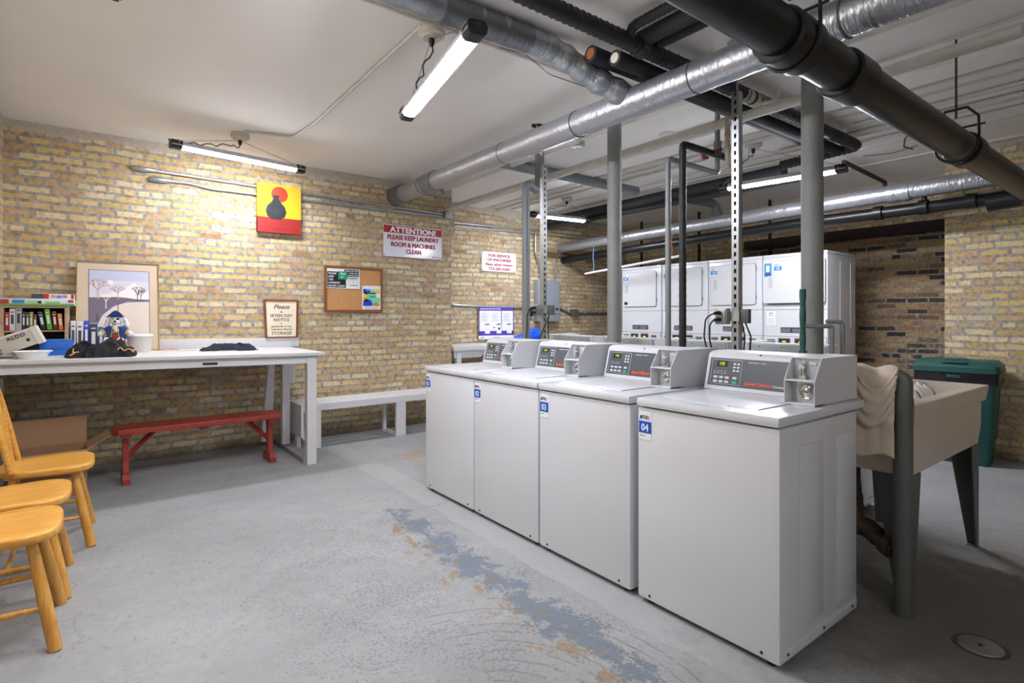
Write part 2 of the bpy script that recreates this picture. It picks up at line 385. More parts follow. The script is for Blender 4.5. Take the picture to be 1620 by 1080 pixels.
class MB:
    def __init__(s): s.bm = bmesh.new()
    def _fin(s, vs, m, M=None):
        if M is not None: bmesh.ops.transform(s.bm, matrix=M, verts=vs)
    def box(s, x0, x1, y0, y1, z0, z1, m=0, M=None, bev=0):
        vs = [s.bm.verts.new((x, y, z)) for x in (x0, x1) for y in (y0, y1) for z in (z0, z1)]
        fs = []
        for q in ((0, 1, 3, 2), (4, 6, 7, 5), (0, 4, 5, 1), (2, 3, 7, 6), (0, 2, 6, 4), (1, 5, 7, 3)):
            f = s.bm.faces.new([vs[i] for i in q]); f.material_index = m; fs.append(f)
        if bev:
            es = list({e for f in fs for e in f.edges})
            r = bmesh.ops.bevel(s.bm, geom=es, offset=bev, segments=2, affect='EDGES', profile=.6, material=-1)
            vs = list({v for f in r['faces'] for v in f.verts} | {v for v in vs if v.is_valid})
        s._fin(vs, m, M); return s
    def prism(s, poly, a, b, axis='x', m=0, M=None):
        """poly of 2D points extruded from a to b along axis ('x': poly=(y,z); 'y': (x,z); 'z': (x,y))"""
        def p(q, t):
            return {'x': (t, q[0], q[1]), 'y': (q[0], t, q[1]), 'z': (q[0], q[1], t)}[axis]
        A = [s.bm.verts.new(p(q, a)) for q in poly]; B = [s.bm.verts.new(p(q, b)) for q in poly]
        n = len(poly); fs = []
        fs.append(s.bm.faces.new(A)); fs.append(s.bm.faces.new(B[::-1]))
        for i in range(n): fs.append(s.bm.faces.new([A[i], B[i], B[(i + 1) % n], A[(i + 1) % n]]))
        for f in fs: f.material_index = m
        bmesh.ops.recalc_face_normals(s.bm, faces=fs)
        s._fin(A + B, m, M); return s
    def tube(s, pts, r, seg=14, m=0, cap=True, rad=0, M=None, r1=None, rfun=None, step=0):
        pts = fillet(pts, rad)
        if step: pts = resample(pts, step)
        pts = [Vector(p) for p in pts]
        n = len(pts); tan = []
        for i in range(n):
            a = pts[max(0, i - 1)]; b = pts[min(n - 1, i + 1)]
            tan.append((b - a).normalized())
        up = Vector((0, 0, 1)) if abs(tan[0].z) < .9 else Vector((1, 0, 0))
        nrm = tan[0].cross(up).normalized(); rings = []; acc = 0; allv = []
        for i in range(n):
            if i:
                acc += (pts[i] - pts[i - 1]).length
                q = tan[i - 1].rotation_difference(tan[i]); nrm = (q @ nrm).normalized()
            bn = tan[i].cross(nrm).normalized()
            t = i / (n - 1) if n > 1 else 0
            rr = rfun(acc, i) if rfun else (r if r1 is None else r + (r1 - r) * t)
            ring = [s.bm.verts.new(pts[i] + (nrm * math.cos(2 * PI * k / seg) + bn * math.sin(2 * PI * k / seg)) * rr) for k in range(seg)]
            rings.append(ring); allv += ring
        fs = []
        for a, b in zip(rings, rings[1:]):
            for k in range(seg): fs.append(s.bm.faces.new([a[k], a[(k + 1) % seg], b[(k + 1) % seg], b[k]]))
        if cap: fs.append(s.bm.faces.new(rings[0][::-1])); fs.append(s.bm.faces.new(rings[-1]))
        for f in fs: f.material_index = m
        bmesh.ops.recalc_face_normals(s.bm, faces=fs)
        s._fin(allv, m, M); return s
    def lathe(s, prof, seg=24, m=0, M=None, close=False):
        rings = []; allv = []
        for (r, z) in prof:
            if r < 1e-5: ring = [s.bm.verts.new((0, 0, z))]
            else: ring = [s.bm.verts.new((r * math.cos(2 * PI * k / seg), r * math.sin(2 * PI * k / seg), z)) for k in range(seg)]
            rings.append(ring); allv += ring
        fs = []
        for a, b in zip(rings, rings[1:]):
            for k in range(seg):
                k2 = (k + 1) % seg
                if len(a) == 1 and len(b) == 1: continue
                if len(a) == 1: fs.append(s.bm.faces.new([a[0], b[k], b[k2]]))
                elif len(b) == 1: fs.append(s.bm.faces.new([a[k], a[k2], b[0]]))
                else: fs.append(s.bm.faces.new([a[k], a[k2], b[k2], b[k]]))
        for f in fs: f.material_index = m
        bmesh.ops.recalc_face_normals(s.bm, faces=fs)
        s._fin(allv, m, M); return s
    def ball(s, c, r, m=0, sc=(1, 1, 1), seg=16, M=None):
        res = bmesh.ops.create_uvsphere(s.bm, u_segments=seg, v_segments=max(6, seg // 2), radius=r)
        vs = res['verts']
        for v in vs: v.co = Vector((v.co.x * sc[0] + c[0], v.co.y * sc[1] + c[1], v.co.z * sc[2] + c[2]))
        for f in {f for v in vs for f in v.link_faces}: f.material_index = m
        s._fin(vs, m, M); return s
    def grid(s, fn, nu, nv, m=0, M=None):
        g = [[s.bm.verts.new(fn(i / nu, j / nv)) for j in range(nv + 1)] for i in range(nu + 1)]
        for i in range(nu):
            for j in range(nv):
                f = s.bm.faces.new([g[i][j], g[i + 1][j], g[i + 1][j + 1], g[i][j + 1]]); f.material_index = m
        s._fin([v for r in g for v in r], m, M); return s
    def text(s, txt, size, x, z, y=0, m=0, align='CENTER', bold=0, xs=1, shear=0, M=None, depth=.0006, sp=1):
        if bold > size * .012:                # heavy strokes: several offset copies of the plain glyphs
            n = 5
            for k in range(n):
                a = 2 * PI * k / n
                s.text(txt, size, x + bold * math.cos(a), z + bold * .6 * math.sin(a), y - .00002 * k, m, align, 0, xs, shear, M, depth, sp)
            return s
        """lettering standing in the local XZ plane, readable from -Y; (x, z) is its anchor on the base line"""
        cu = bpy.data.curves.new('t', 'FONT'); cu.body = txt; cu.size = size; cu.align_x = align; cu.align_y = 'BOTTOM_BASELINE'
        cu.offset = bold; cu.extrude = depth; cu.resolution_u = 2; cu.shear = shear; cu.space_character = sp
        ob = bpy.data.objects.new('t', cu); me = ob.to_mesh()
        tmp = bmesh.new(); tmp.from_mesh(me)
        T = Matrix.Translation((x, y, z)) @ Matrix.Rotation(PI / 2, 4, 'X') @ Matrix.Diagonal((xs, 1, 1, 1))
        if M is not None: T = M @ T
        bmesh.ops.transform(tmp, matrix=T, verts=tmp.verts)
        vm = {}
        for v in tmp.verts: vm[v] = s.bm.verts.new(v.co)
        for f in tmp.faces:
            try: nf = s.bm.faces.new([vm[v] for v in f.verts]); nf.material_index = m
            except ValueError: pass
        tmp.free(); ob.to_mesh_clear(); bpy.data.objects.remove(ob); bpy.data.curves.remove(cu)
        return s
    def plate(s, x0, x1, z0, z1, y, m=0, th=.001, M=None):
        return s.box(x0, x1, y - th, y, z0, z1, m, M)
    def build(s, name, mats, parent=None, bevel=0, sub=0, solid=0, smooth=35, loc=None, rot=None):
        me = bpy.data.meshes.new(name); s.bm.to_mesh(me); s.bm.free()
        if not isinstance(mats, (list, tuple)): mats = [mats]
        for q in mats: me.materials.append(q)
        if smooth:
            me.shade_smooth(); me.set_sharp_from_angle(angle=math.radians(smooth))
        o = bpy.data.objects.new(name, me); COL.objects.link(o)
        if parent is not None: o.parent = parent
        if loc is not None: o.location = loc
        if rot is not None: o.rotation_euler = rot
        if solid:
            md = o.modifiers.new('thickness', 'SOLIDIFY'); md.thickness = solid; md.offset = 0
        if bevel:
            md = o.modifiers.new('bevel', 'BEVEL'); md.width = bevel; md.segments = 2; md.limit_method = 'ANGLE'; md.angle_limit = math.radians(40)
        if sub:
            md = o.modifiers.new('sub', 'SUBSURF'); md.levels = sub; md.render_levels = sub
        return o

def thing(name, label, cat, loc=(0, 0, 0), rotz=0, group=None):
    o = bpy.data.objects.new(name, None); COL.objects.link(o); o.empty_display_size = .1
    o.location = loc; o.rotation_euler = (0, 0, rotz)
    o['label'] = label; o['category'] = cat
    if group: o['group'] = group
    return o
def tag(o, label, cat, group=None, kind=None):
    o['label'] = label; o['category'] = cat
    if group: o['group'] = group
    if kind: o['kind'] = kind
    return o
def structure(o, label=None):
    o['kind'] = 'structure'
    if label: o['label'] = label
    return o
def dup(root, loc, rotz, label, deep=True):
    r = root.copy(); COL.objects.link(r); r.location = loc; r.rotation_euler = (0, 0, rotz); r['label'] = label
    for ch in list(root.children):
        if ch.get('skipcopy'): continue
        c = ch.copy(); COL.objects.link(c); c.parent = r
        for g in list(ch.children):
            d = g.copy(); COL.objects.link(d); d.parent = c
    return r
# ================================================================ THE ROOM
YB, XL, YB2, XF, XP, YPIER = 5.92, -0.58, 6.52, 7.50, 6.50, 1.68
XSTEP, YREAR = 3.55, -3.4
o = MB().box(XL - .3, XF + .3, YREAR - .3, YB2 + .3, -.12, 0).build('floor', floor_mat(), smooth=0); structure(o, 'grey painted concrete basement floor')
o = MB().box(XL - .3, XF + .3, YREAR - .3, YB2 + .3, CEIL, CEIL + .12).build('ceiling', M_CEIL, smooth=0); structure(o, 'off-white plaster basement ceiling')
BX, BY = brick_mat('x'), brick_mat('y', seed=3.7)
BYD = brick_mat('y', dark=1, seed=8.3)
o = MB().box(XL - .3, XSTEP, YB, YB2 + .3, 0, CEIL).build('wall_back', [BX], smooth=0); structure(o, 'yellow common-brick back wall')
# return face of the step needs brick running along Y
o = MB().box(XSTEP, XSTEP + .004, YB + .001, YB2, 0, CEIL).build('wall_back_return', BY, smooth=0); structure(o)
o = MB().box(XSTEP, XF + .3, YB2, YB2 + .3, 0, CEIL).build('wall_back_alcove', brick_mat('x', seed=5.1), smooth=0); structure(o, 'brick wall behind the step')
o = MB().box(XL - .3, XL, YREAR, YB, 0, CEIL).build('wall_left', BY, smooth=0); structure(o)
o = MB().box(XP, XF + .3, YREAR, YPIER, 0, CEIL).build('wall_right', BY, smooth=0); structure(o, 'pale brick pier at the right')
# far wall behind the dryers, with the steel lintel and the recessed infill below it
YO = 4.30; ZL0, ZL1 = 2.25, 2.37
b = MB()
b.box(XF, XF + .3, YO, YB2, 0, CEIL); b.box(XF, XF + .3, YPIER, YO, ZL1, CEIL)
o = b.build('wall_far', BY, smooth=0); structure(o, 'brick wall behind the dryers')
o = MB().box(XF + .12, XF + .3, YPIER, YO, 0, ZL0).build('wall_far_infill', BYD, smooth=0); structure(o, 'dark mottled brick infill under the lintel')
o = MB().box(XF - .01, XF + .3, YPIER, YO, ZL0 + .01, ZL1).box(XF - .045, XF + .3, YPIER, YO, ZL0, ZL0 + .012).build('trim_1', M_RUST, smooth=0); structure(o, 'dark steel lintel in the brick wall')
o = MB().box(XL - .3, XP + .01, YREAR - .3, YREAR, 0, CEIL).build('wall_front', mat('plaster_wall', '#e8e4dc', .8), smooth=0); structure(o)
# boxed-out steps of the ceiling over the right half: shallow painted boards running away from the camera
o = MB().box(4.17, 4.42, YREAR, YB2, CEIL - .035, CEIL, bev=.006).build('trim_2', M_CEIL, smooth=0); structure(o, 'shallow painted ceiling board')
for i, (x, wd) in enumerate(((4.70, .02), (5.30, .03), (3.45, .02), (5.75, .03), (6.4, .05))):
    o = MB().box(x, x + wd, YREAR if x > 4 else -1.0, YB2, CEIL - .014, CEIL).build('trim_%d' % (i + 3), M_CEILTRIM, smooth=0); structure(o, 'thin batten strip on the ceiling')

# ================================================================ WASHERS
WW, WD, WH = .655, .675, .923
def washer_parts(t, num, detail=True):
    h = WW / 2
    b = MB()
    # cabinet: front wrap with rounded corners, side panels with pressed ribs
    b.box(-h + .002, h - .002, .004, WD, .022, .880, bev=.012)
    for sx in (-1, 1):
        x0 = sx * (h - .002)
        for (ya, yb) in ((.15, .345), (.47, .645)):
            b.box(min(x0, x0 + sx * .003), max(x0, x0 + sx * .003), ya, yb, .11, .80, bev=.0025)
        b.box(min(x0, x0 + sx * .002), max(x0, x0 + sx * .002), .05, WD - .01, .03, .075, bev=.001)
    cab = b.build('cabinet', M_WHITE, t, smooth=30)
    b = MB()
    for x in (-h + .07, h - .07): b.tube([(x, .0042, .045), (x, .0015, .045)], .006, 10)
    for y in (.06, .35, .62): b.tube([(h - .002, y, .05), (h + .0025, y, .05)], .006, 10)
    b.build('screw', M_BLACK, cab)
    for x in (-h + .05, h - .05):
        for y in (.05, WD - .05):
            b = MB(); b.lathe([(0, 0), (.022, 0), (.02, .012), (.01, .014), (.01, .026), (0, .026)], 12, M=Matrix.Translation((x, y, 0))); b.build('levelling_foot', M_BLACK, t)
    # worktop with a turned-down front edge and a shallow well for the lid
    b = MB()
    b.box(-h, h, -.006, .755, .884, WH, bev=.013)
    top = b.build('worktop', M_WHITE, t, smooth=30)
    b = MB()
    prof = [(.085, WH - .004), (.085, WH + .001), (.10, WH + .0045), (.47, WH + .007), (.475, WH + .004), (.475, WH - .004)]
    b.prism(prof, -h + .075, h - .13, 'x')
    b.box(-h + .2, h - .25, .078, .09, WH - .002, WH + .0035, bev=.002)
    b.build('lid', M_WHITE, t, smooth=30)
    # console: sloped control face on the left two thirds
    cx0, cx1 = -h + .004, h - .155
    zc = 1.113
    b = MB()
    b.prism([(.515, WH), (.520, WH + .02), (.560, zc - .02), (.575, zc - .006), (.60, zc), (.745, zc), (.75, WH)], cx0, cx1 + .01, 'x')
    con = b.build('control_console', M_WHITE2, t, bevel=.004, smooth=30)
    # panel frame: local slope plane
    p0 = Vector((0, .5195, WH + .018)); p1 = Vector((0, .5590, zc - .022)); sl = (p1 - p0); Ls = sl.length
    T = Matrix.Translation(Vector((0, p0.y, p0.z))) @ Matrix.Rotation(-math.atan2(sl.y, sl.z), 4, 'X')
    W = cx1 - cx0; x0 = cx0 + .018; x1 = cx1 + .004
    b = MB(); b.box(x0, x1, -.002, 0, .004, Ls - .012, 0, T)
    pan = b.build('control_panel', M_DKGREY, con, smooth=0)
    b = MB()
    xa = x0 + .012; xb = x0 + .175; za = .012; zb = Ls - .020
    for (u0, u1, v0, v1) in ((xa, xb, za, za + .0015), (xa, xb, zb - .0015, zb), (xa, xa + .0015, za, zb), (xb - .0015, xb, za, zb)):
        b.box(u0, u1, -.0035, -.002, v0, v1, 0, T)
    b.build('panel_outline', M_BTN, pan, smooth=0)
    b = MB(); b.box(xa + .028, xa + .085, -.004, -.002, zb - .034, zb - .008, 0, T)
    d = b.build('display', M_LCD, pan, smooth=0)
    b = MB(); b.text('175', .020, xa + .056, zb - .028, -.0043, M=T); b.build('digits', M_LCDON, d, smooth=0)
    for j in range(2):
        for k in range(3):
            b = MB(); bx = xa + .028 + k * .031; bz = .024 + j * .021
            b.box(bx - .010, bx + .012, -.005, -.002, bz - .0055, bz + .0065, 0, T, bev=.002); b.build('button', M_BTN, pan)
    b = MB(); bx = xa + .132
    b.box(bx - .011, bx + .011, -.005, -.002, .040, .052, 0, T, bev=.002); b.build('button', M_BTN, pan)
    b = MB(); b.box(bx - .012, bx + .012, -.005, -.002, .017, .031, 0, T, bev=.002); b.build('start_button', M_GREEN, pan)
    b = MB()
    for k in range(4): b.box(xa + .018 + k * .019, xa + .022 + k * .019, -.003, -.002, .075, .079, 0, T); b.box(xa + .013 + k * .019, xa + .027 + k * .019, -.003, -.002, .066, .0675, 0, T)
    for j in range(3):
        for k in range(2): b.box(xa + .117 + k * .020, xa + .129 + k * .020, -.003, -.002, zb - .022 - j * .017, zb - .016 - j * .017, 0, T); b.box(xa + .120 + k * .02, xa + .126 + k * .02, -.003, -.002, zb - .013 - j * .017, zb - .012 - j * .017, 0, T)
    b.text('PERMANENT  PRESS  •', .008, xb + .03, Ls - .030, -.0026, M=T, align='LEFT', sp=1.25)
    b.build('legend', M_LETW, pan, smooth=0)
    b = MB(); b.text('Speed Queen', .024, xb + .022, .018, -.0028, M=T, align='LEFT', bold=.0007, shear=.25, xs=.98)
    b.build('maker_name', M_ORANGE, pan, smooth=0)
    b = MB(); b.text('Commercial', .017, xb + .157, .018, -.0028, M=T, align='LEFT', shear=.25)
    b.build('legend', M_LETW, pan, smooth=0)
    b = MB(); b.tube([(cx0 + W * .55, .566, zc - .012), (cx0 + W * .55, .570, zc - .010)], .004, 10); b.build('screw', M_BLACK, con)
    # coin box: open-fronted housing with sloped upper mouth
    bx0, bx1 = h - .155, h - .030; th = .004
    yF, yS, yR, zs = .340, .405, .752, 1.024
    side = [(yF, WH + .001), (yR, WH + .001), (yR, zc + .003), (yS, zc + .003), (yF, zs)]
    b = MB()
    b.prism(side, bx1 - th, bx1, 'x'); b.prism(side, bx0, bx0 + th, 'x')
    b.box(bx0, bx1, yS, yR, zc, zc + .0035); b.box(bx0, bx1, yR - th, yR, WH + .001, zc)
    b.box(bx0, bx1, yF + .001, yF + .09, WH + .001, WH + .008); b.box(bx0 + th, bx1 - th, yF + .001, yF + .085, zs - .003, zs + .003)
    cb = b.build('coin_box', M_WHITE2, t, bevel=.0015, smooth=30)
    b = MB(); b.box(bx0 + th, bx1 - th, yF + .075, yF + .08, zs, zc); b.box(bx0 + .03, bx1 - th, yF + .05, yF + .056, WH + .008, zs - .003)
    b.box(bx0 + th, bx0 + .03, yF + .06, yF + .065, WH + .008, zs - .003)
    b.build('mounting_plate', M_GREYENAM, cb, smooth=0)
    b = MB()
    xm = (bx0 + bx1) / 2 - .012
    b.box(xm - .010, xm + .010, yF + .064, yF + .075, zs + .005, zc - .010, bev=.003)
    b.box(xm - .016, xm + .016, yF + .050, yF + .066, zs + .004, zs + .016, bev=.003)
    b.tube([(xm, yF + .058, zs + .055), (xm, yF + .045, zs + .052)], .012, 14)
    b.tube([(xm, yF + .05, zs + .05), (xm + .004, yF + .045, zs + .02)], .005, 8)
    b.build('coin_slide', M_CHROME, cb)
    b = MB(); b.box(xm + .02, xm + .05, yF + .072, yF + .076, zc - .028, zc - .014, bev=.003); b.build('plate_mark', M_BTN, cb)
    b = MB(); xk = (bx0 + bx1) / 2 + .014; zk = (WH + zs) / 2 + .004
    T2 = Matrix.Translation((xk, yF + .05, zk)) @ Matrix.Rotation(PI / 2, 4, 'X')
    b.lathe([(.033, 0), (.033, .006), (.029, .010), (.020, .006), (.016, .006), (.0155, .018), (.012, .02), (0, .02)], 20, M=T2)
    b.box(xk - .008, xk + .008, yF + .0285, yF + .031, zk - .002, zk + .002, 1)
    for q in (-1, 1): b.tube([(xk - .036, yF + .05, zk + q * .033), (xk - .036, yF + .045, zk + q * .033)], .005, 8)
    b.build('lock', [M_CHROME, M_BLACK], cb)
    # number label
    lx = -h + .012; lz = .735; lw, lh = .067, .125
    ids = []
    b = MB(); b.box(lx, lx + lw, .0028, .0042, lz, lz + lh); l = b.build('number_label', M_LABELW, t, smooth=0); ids.append(l)
    b = MB(); b.box(lx, lx + lw, .0016, .003, lz + .032, lz + .084); l2 = b.build('blue_field', M_BLUE, l, smooth=0)
    b = MB(); b.text(num, .046, lx + lw / 2, lz + .041, .0012, bold=.0009, xs=.88); b.build('number', M_LETW, l, smooth=0)
    b = MB(); b.text('JETZ', .019, lx + .005, lz + .096, .0022, m=0, align='LEFT', bold=.0009, shear=.2, xs=1.05); b.build('lettering', M_NAVY, l, smooth=0)
    b = MB()
    for k in range(3): b.box(lx + .046, lx + .058, .002, .003, lz + .094 + k * .006, lz + .097 + k * .006, 0)
    b.box(lx + .042, lx + .046, .002, .003, lz + .092, lz + .110, 1)
    b.build('emblem', [mat('emblem_red', '#c98b8b', .5), mat('emblem_blue', '#8fa0c8', .5)], l, smooth=0)
    b = MB(); b.box(lx + .006, lx + .012, .002, .003, lz + .017, lz + .023, 0); b.box(lx + .014, lx + .032, .002, .003, lz + .018, lz + .021, 1)
    b.build('emblem', [mat('emblem_teal', '#2f8fa8', .5), mat('emblem_green', '#5a8f6a', .5)], l, smooth=0)
    # back cover of the console
    b = MB(); b.box(cx0 + .01, cx1, .7505, .753, WH + .03, zc - .012)
    for x in (-.2, -.05, .1): b.tube([(x, .753, zc - .022), (x, .756, zc - .022)], .004, 8, m=1)
    b.build('console_back_plate', [M_BACKPAN, M_BLACK], t, smooth=0)
WXF = 1.962
front = [(3.3275, '01', 'white top-loading washer numbered 01, farthest of the front row, by the white bench'),
         (2.670, '02', 'white top-loading washer numbered 02, second from the brick wall in the front row'),
         (2.010, '03', 'white top-loading washer numbered 03, standing against washer 04'),
         (1.3155, '04', 'white top-loading washer numbered 04, nearest the camera beside the laundry sink')]
for yc, num, lab in front:
    t = thing('washing_machine', lab, 'washing machine', (WXF, yc, 0), -PI / 2, 'top-loading washers in two back-to-back rows')
    washer_parts(t, num)
for yc, num, lab in ((1.80, '05', 'rear-row white washer seen from behind, nearest the thick grey column'),
                     (2.46, '06', 'rear-row white washer seen from behind, between the wrapped riser and the nearer slotted post'),
                     (3.12, '07', 'rear-row white washer seen from behind, beyond the middle grey column'),
                     (3.78, '08', 'rear-row white washer seen from behind, farthest back towards the brick wall')):
    t = thing('washing_machine', lab, 'washing machine', (3.50 + .755, yc, 0), PI / 2, 'top-loading washers in two back-to-back rows')
    washer_parts(t, num)

# ================================================================ DRYERS
def rrect(x0, x1, z0, z1, r, n=5):
    out = []
    for cx, cz, a0 in ((x1 - r, z1 - r, 0), (x0 + r, z1 - r, PI / 2), (x0 + r, z0 + r, PI), (x1 - r, z0 + r, 1.5 * PI)):
        for k in range(n + 1):
            a = a0 + PI / 2 * k / n; out.append((cx + r * math.cos(a), cz + r * math.sin(a)))
    return out
def dryer_parts(t, num, poster=False, drop=False, extra=False):
    h = .349; D = .71
    b = MB()
    b.box(-h, h, .004, D, .02, 1.955, bev=.012)
    b.box(-h - .001, h + .001, 0, D + .004, 1.952, 1.99, bev=.01)
    for sx in (-1, 1):
        x0 = sx * h
        for (ya, yb) in ((.30, .305), (.57, .575)): b.box(min(x0, x0 + sx * .004), max(x0, x0 + sx * .004), ya, yb, 1.16, 1.88)
        b.box(min(x0, x0 + sx * .001), max(x0, x0 + sx * .001), .0, D, 1.075, 1.081)
    cab = b.build('cabinet', M_WHITE, t, smooth=30)
    for zz in (1.362, 1.062, .335):
        b = MB(); b.box(-h - .001, h + .001, .0025, .005, zz, zz + .004); b.build('panel_seam', mat('seam_grey', '#55585c', .6), cab, smooth=0)
    for z0, first in ((1.425, True), (.39, False)):
        zt = z0 + .485
        b = MB(); b.prism(rrect(-h + .032, h - .072, z0 - .004, zt + .004, .03), .0015, .006, 'y'); b.build('door_gap', mat('seam_grey', '#55585c', .6), t, smooth=0)
        b = MB()
        if drop and first: b.prism(rrect(-h + .012, h - .012, z0 + .01, zt, .02), -.035, .003, 'y')
        else: b.prism(rrect(-h + .036, h - .076, z0, zt, .028), -.012, .003, 'y')
        yf = -.035 if (drop and first) else -.012
        door = b.build('door', M_WHITE, t, bevel=.004, smooth=30)
        hx = -h + .07; hz = z0 + .19 if first else z0 + .15
        b = MB(); b.prism(rrect(hx, hx + .055, hz, hz + .13, .008), yf - .006, yf + .001, 'y'); b.prism(rrect(hx + .018, hx + .046, hz + .012, hz + .118, .006), yf - .0075, yf - .003, 'y', 1)
        b.build('handle', [M_WHITE2, mat('recess_grey', '#b4b8be', .5)], door, bevel=.001)
        if not (drop and first):
            b = MB()
            for q in (.06, .40): b.box(h - .074, h - .068, -.006, .004, z0 + q, z0 + q + .05)
            b.build('hinge', M_DKGREY, door, smooth=0)
        if first:
            lx = -h + .045 + (.10 if drop else 0); lz = zt - .115
            b = MB(); b.box(lx, lx + .085, yf - .003, yf + .001, lz, lz + .09); l = b.build('number_label', M_LABELW, door, smooth=0)
            b = MB(); b.box(lx, lx + .085, yf - .0045, yf - .003, lz + .008, lz + .056, 0)
            b.text(num, .044, lx + .0425, lz + .016, yf - .005, m=1, bold=.001)
            b.text('JETZ', .022, lx + .012, lz + .065, yf - .0035, m=2, align='LEFT', bold=.0006, shear=.2)
            b.build('number', [mat('label_sky_blue', '#2a8fdc', .4), M_LETW, M_NAVY], door, smooth=0)
            if drop:
                b = MB(); q = -h + .03
                b.box(q, q + .085, yf - .003, yf + .001, zt - .17, zt - .02, 0); b.box(q + .024, q + .062, yf - .0045, yf - .003, zt - .115, zt - .045, 1)
                b.box(q + .008, q + .077, yf - .0045, yf - .003, zt - .158, zt - .13, 2)
                b.build('poster_sticker', [mat('sticker_teal', '#3a9fc0', .5), M_LABELW, mat('sticker_violet', '#4a4a8a', .5)], door, smooth=0)
            if extra:
                b = MB(); b.box(-h + .06, -h + .12, yf - .003, yf + .001, z0 + .03, z0 + .07); b.build('sticker', M_NAVY, door, smooth=0)
    # maker plate, notices
    b = MB(); b.box(-h + .20, h - .22, .001, .004, 1.105, 1.165, 0)
    for k in range(3): b.box(-h + .21, -h + .31, .0002, .001, 1.115 + k * .015, 1.119 + k * .015, 1); b.box(-h + .33, -h + .46, .0002, .001, 1.115 + k * .015, 1.119 + k * .015, 1)
    b.build('rating_plate', [mat('plate_dark', '#2a2b3a', .4), M_BTN], t, smooth=0)
    if not extra:
        b = MB(); b.box(-h + .04, -h + .14, .001, .004, 1.19, 1.345, 0); b.text('JETZ', .022, -h + .09, 1.315, .0006, m=1, bold=.0006, shear=.2)
        b.text('ID: 1805', .016, -h + .09, 1.29, .0006, m=1)
        for k in range(5): b.box(-h + .05, -h + .13, .0004, .001, 1.205 + k * .014, 1.208 + k * .014, 2)
        b.build('notice_sticker', [M_LABELW, M_NAVY, mat('ink_grey', '#9aa0ac', .6)], t, smooth=0)
    # control strip
    b = MB(); b.box(-h + .01, h - .01, -.010, .004, .90, 1.055, bev=.004); st = b.build('control_strip', M_WHITE2, t, smooth=30)
    for q in (-.30, .19):
        b = MB(); b.box(q, q + .09, -.013, -.010, .945, 1.03, 0); b.box(q + .03, q + .042, -.020, -.013, .96, 1.01, 1); b.box(q + .01, q + .08, -.024, -.010, .915, .925, 1)
        b.build('coin_slot', [M_STEEL, M_CHROME], st, smooth=0)
    for q in (-.17, .01):
        b = MB(); b.box(q, q + .135, -.013, -.010, .92, 1.045, 0)
        for (a0, a1, c0, c1) in ((.004, .131, .118, .120), (.004, .131, .004, .006), (.004, .006, .004, .12), (.129, .131, .004, .12)): b.box(q + a0, q + a1, -.0145, -.013, .92 + c0, .92 + c1, 2)
        b.box(q + .045, q + .088, -.0145, -.013, 1.0, 1.014, 1)
        for k in range(4): b.box(q + .03 + k * .018, q + .04 + k * .018, -.0145, -.013, .95, .975, 2)
        b.box(q + .10, q + .12, -.0145, -.013, .935, .945, 3)
        if q > 0: b.box(q, q + .135, -.0145, -.010, 1.04, 1.05, 4)
        b.build('timer_panel', [mat('panel_black', '#22242a', .35), M_LCDON, M_BTN, M_GREEN, M_RED], st, smooth=0)
    b = MB(); b.box(-h + .03, h - .03, .02, D - .02, 0, .022); b.build('plinth', M_BLACK, t, smooth=0)
XD = 6.15
for i, (num, lab) in enumerate((('15', 'white stacked dryer numbered 15 with the teal sticker, nearest the thick grey column'),
                                ('13', 'white stacked dryer numbered 13, behind the slotted steel post'),
                                ('11', 'white stacked dryer numbered 11, behind the black wrapped pipe'),
                                ('09', 'white stacked dryer numbered 09, farthest left of the dryers'))):
    yc = 2.59 + .35 + i * .713
    t = thing('stacked_dryer', lab, 'dryer', (XD, yc, 0), -PI / 2, 'stacked dryers along the brick wall')
    dryer_parts(t, num, drop=(i == 0), extra=(i == 3))
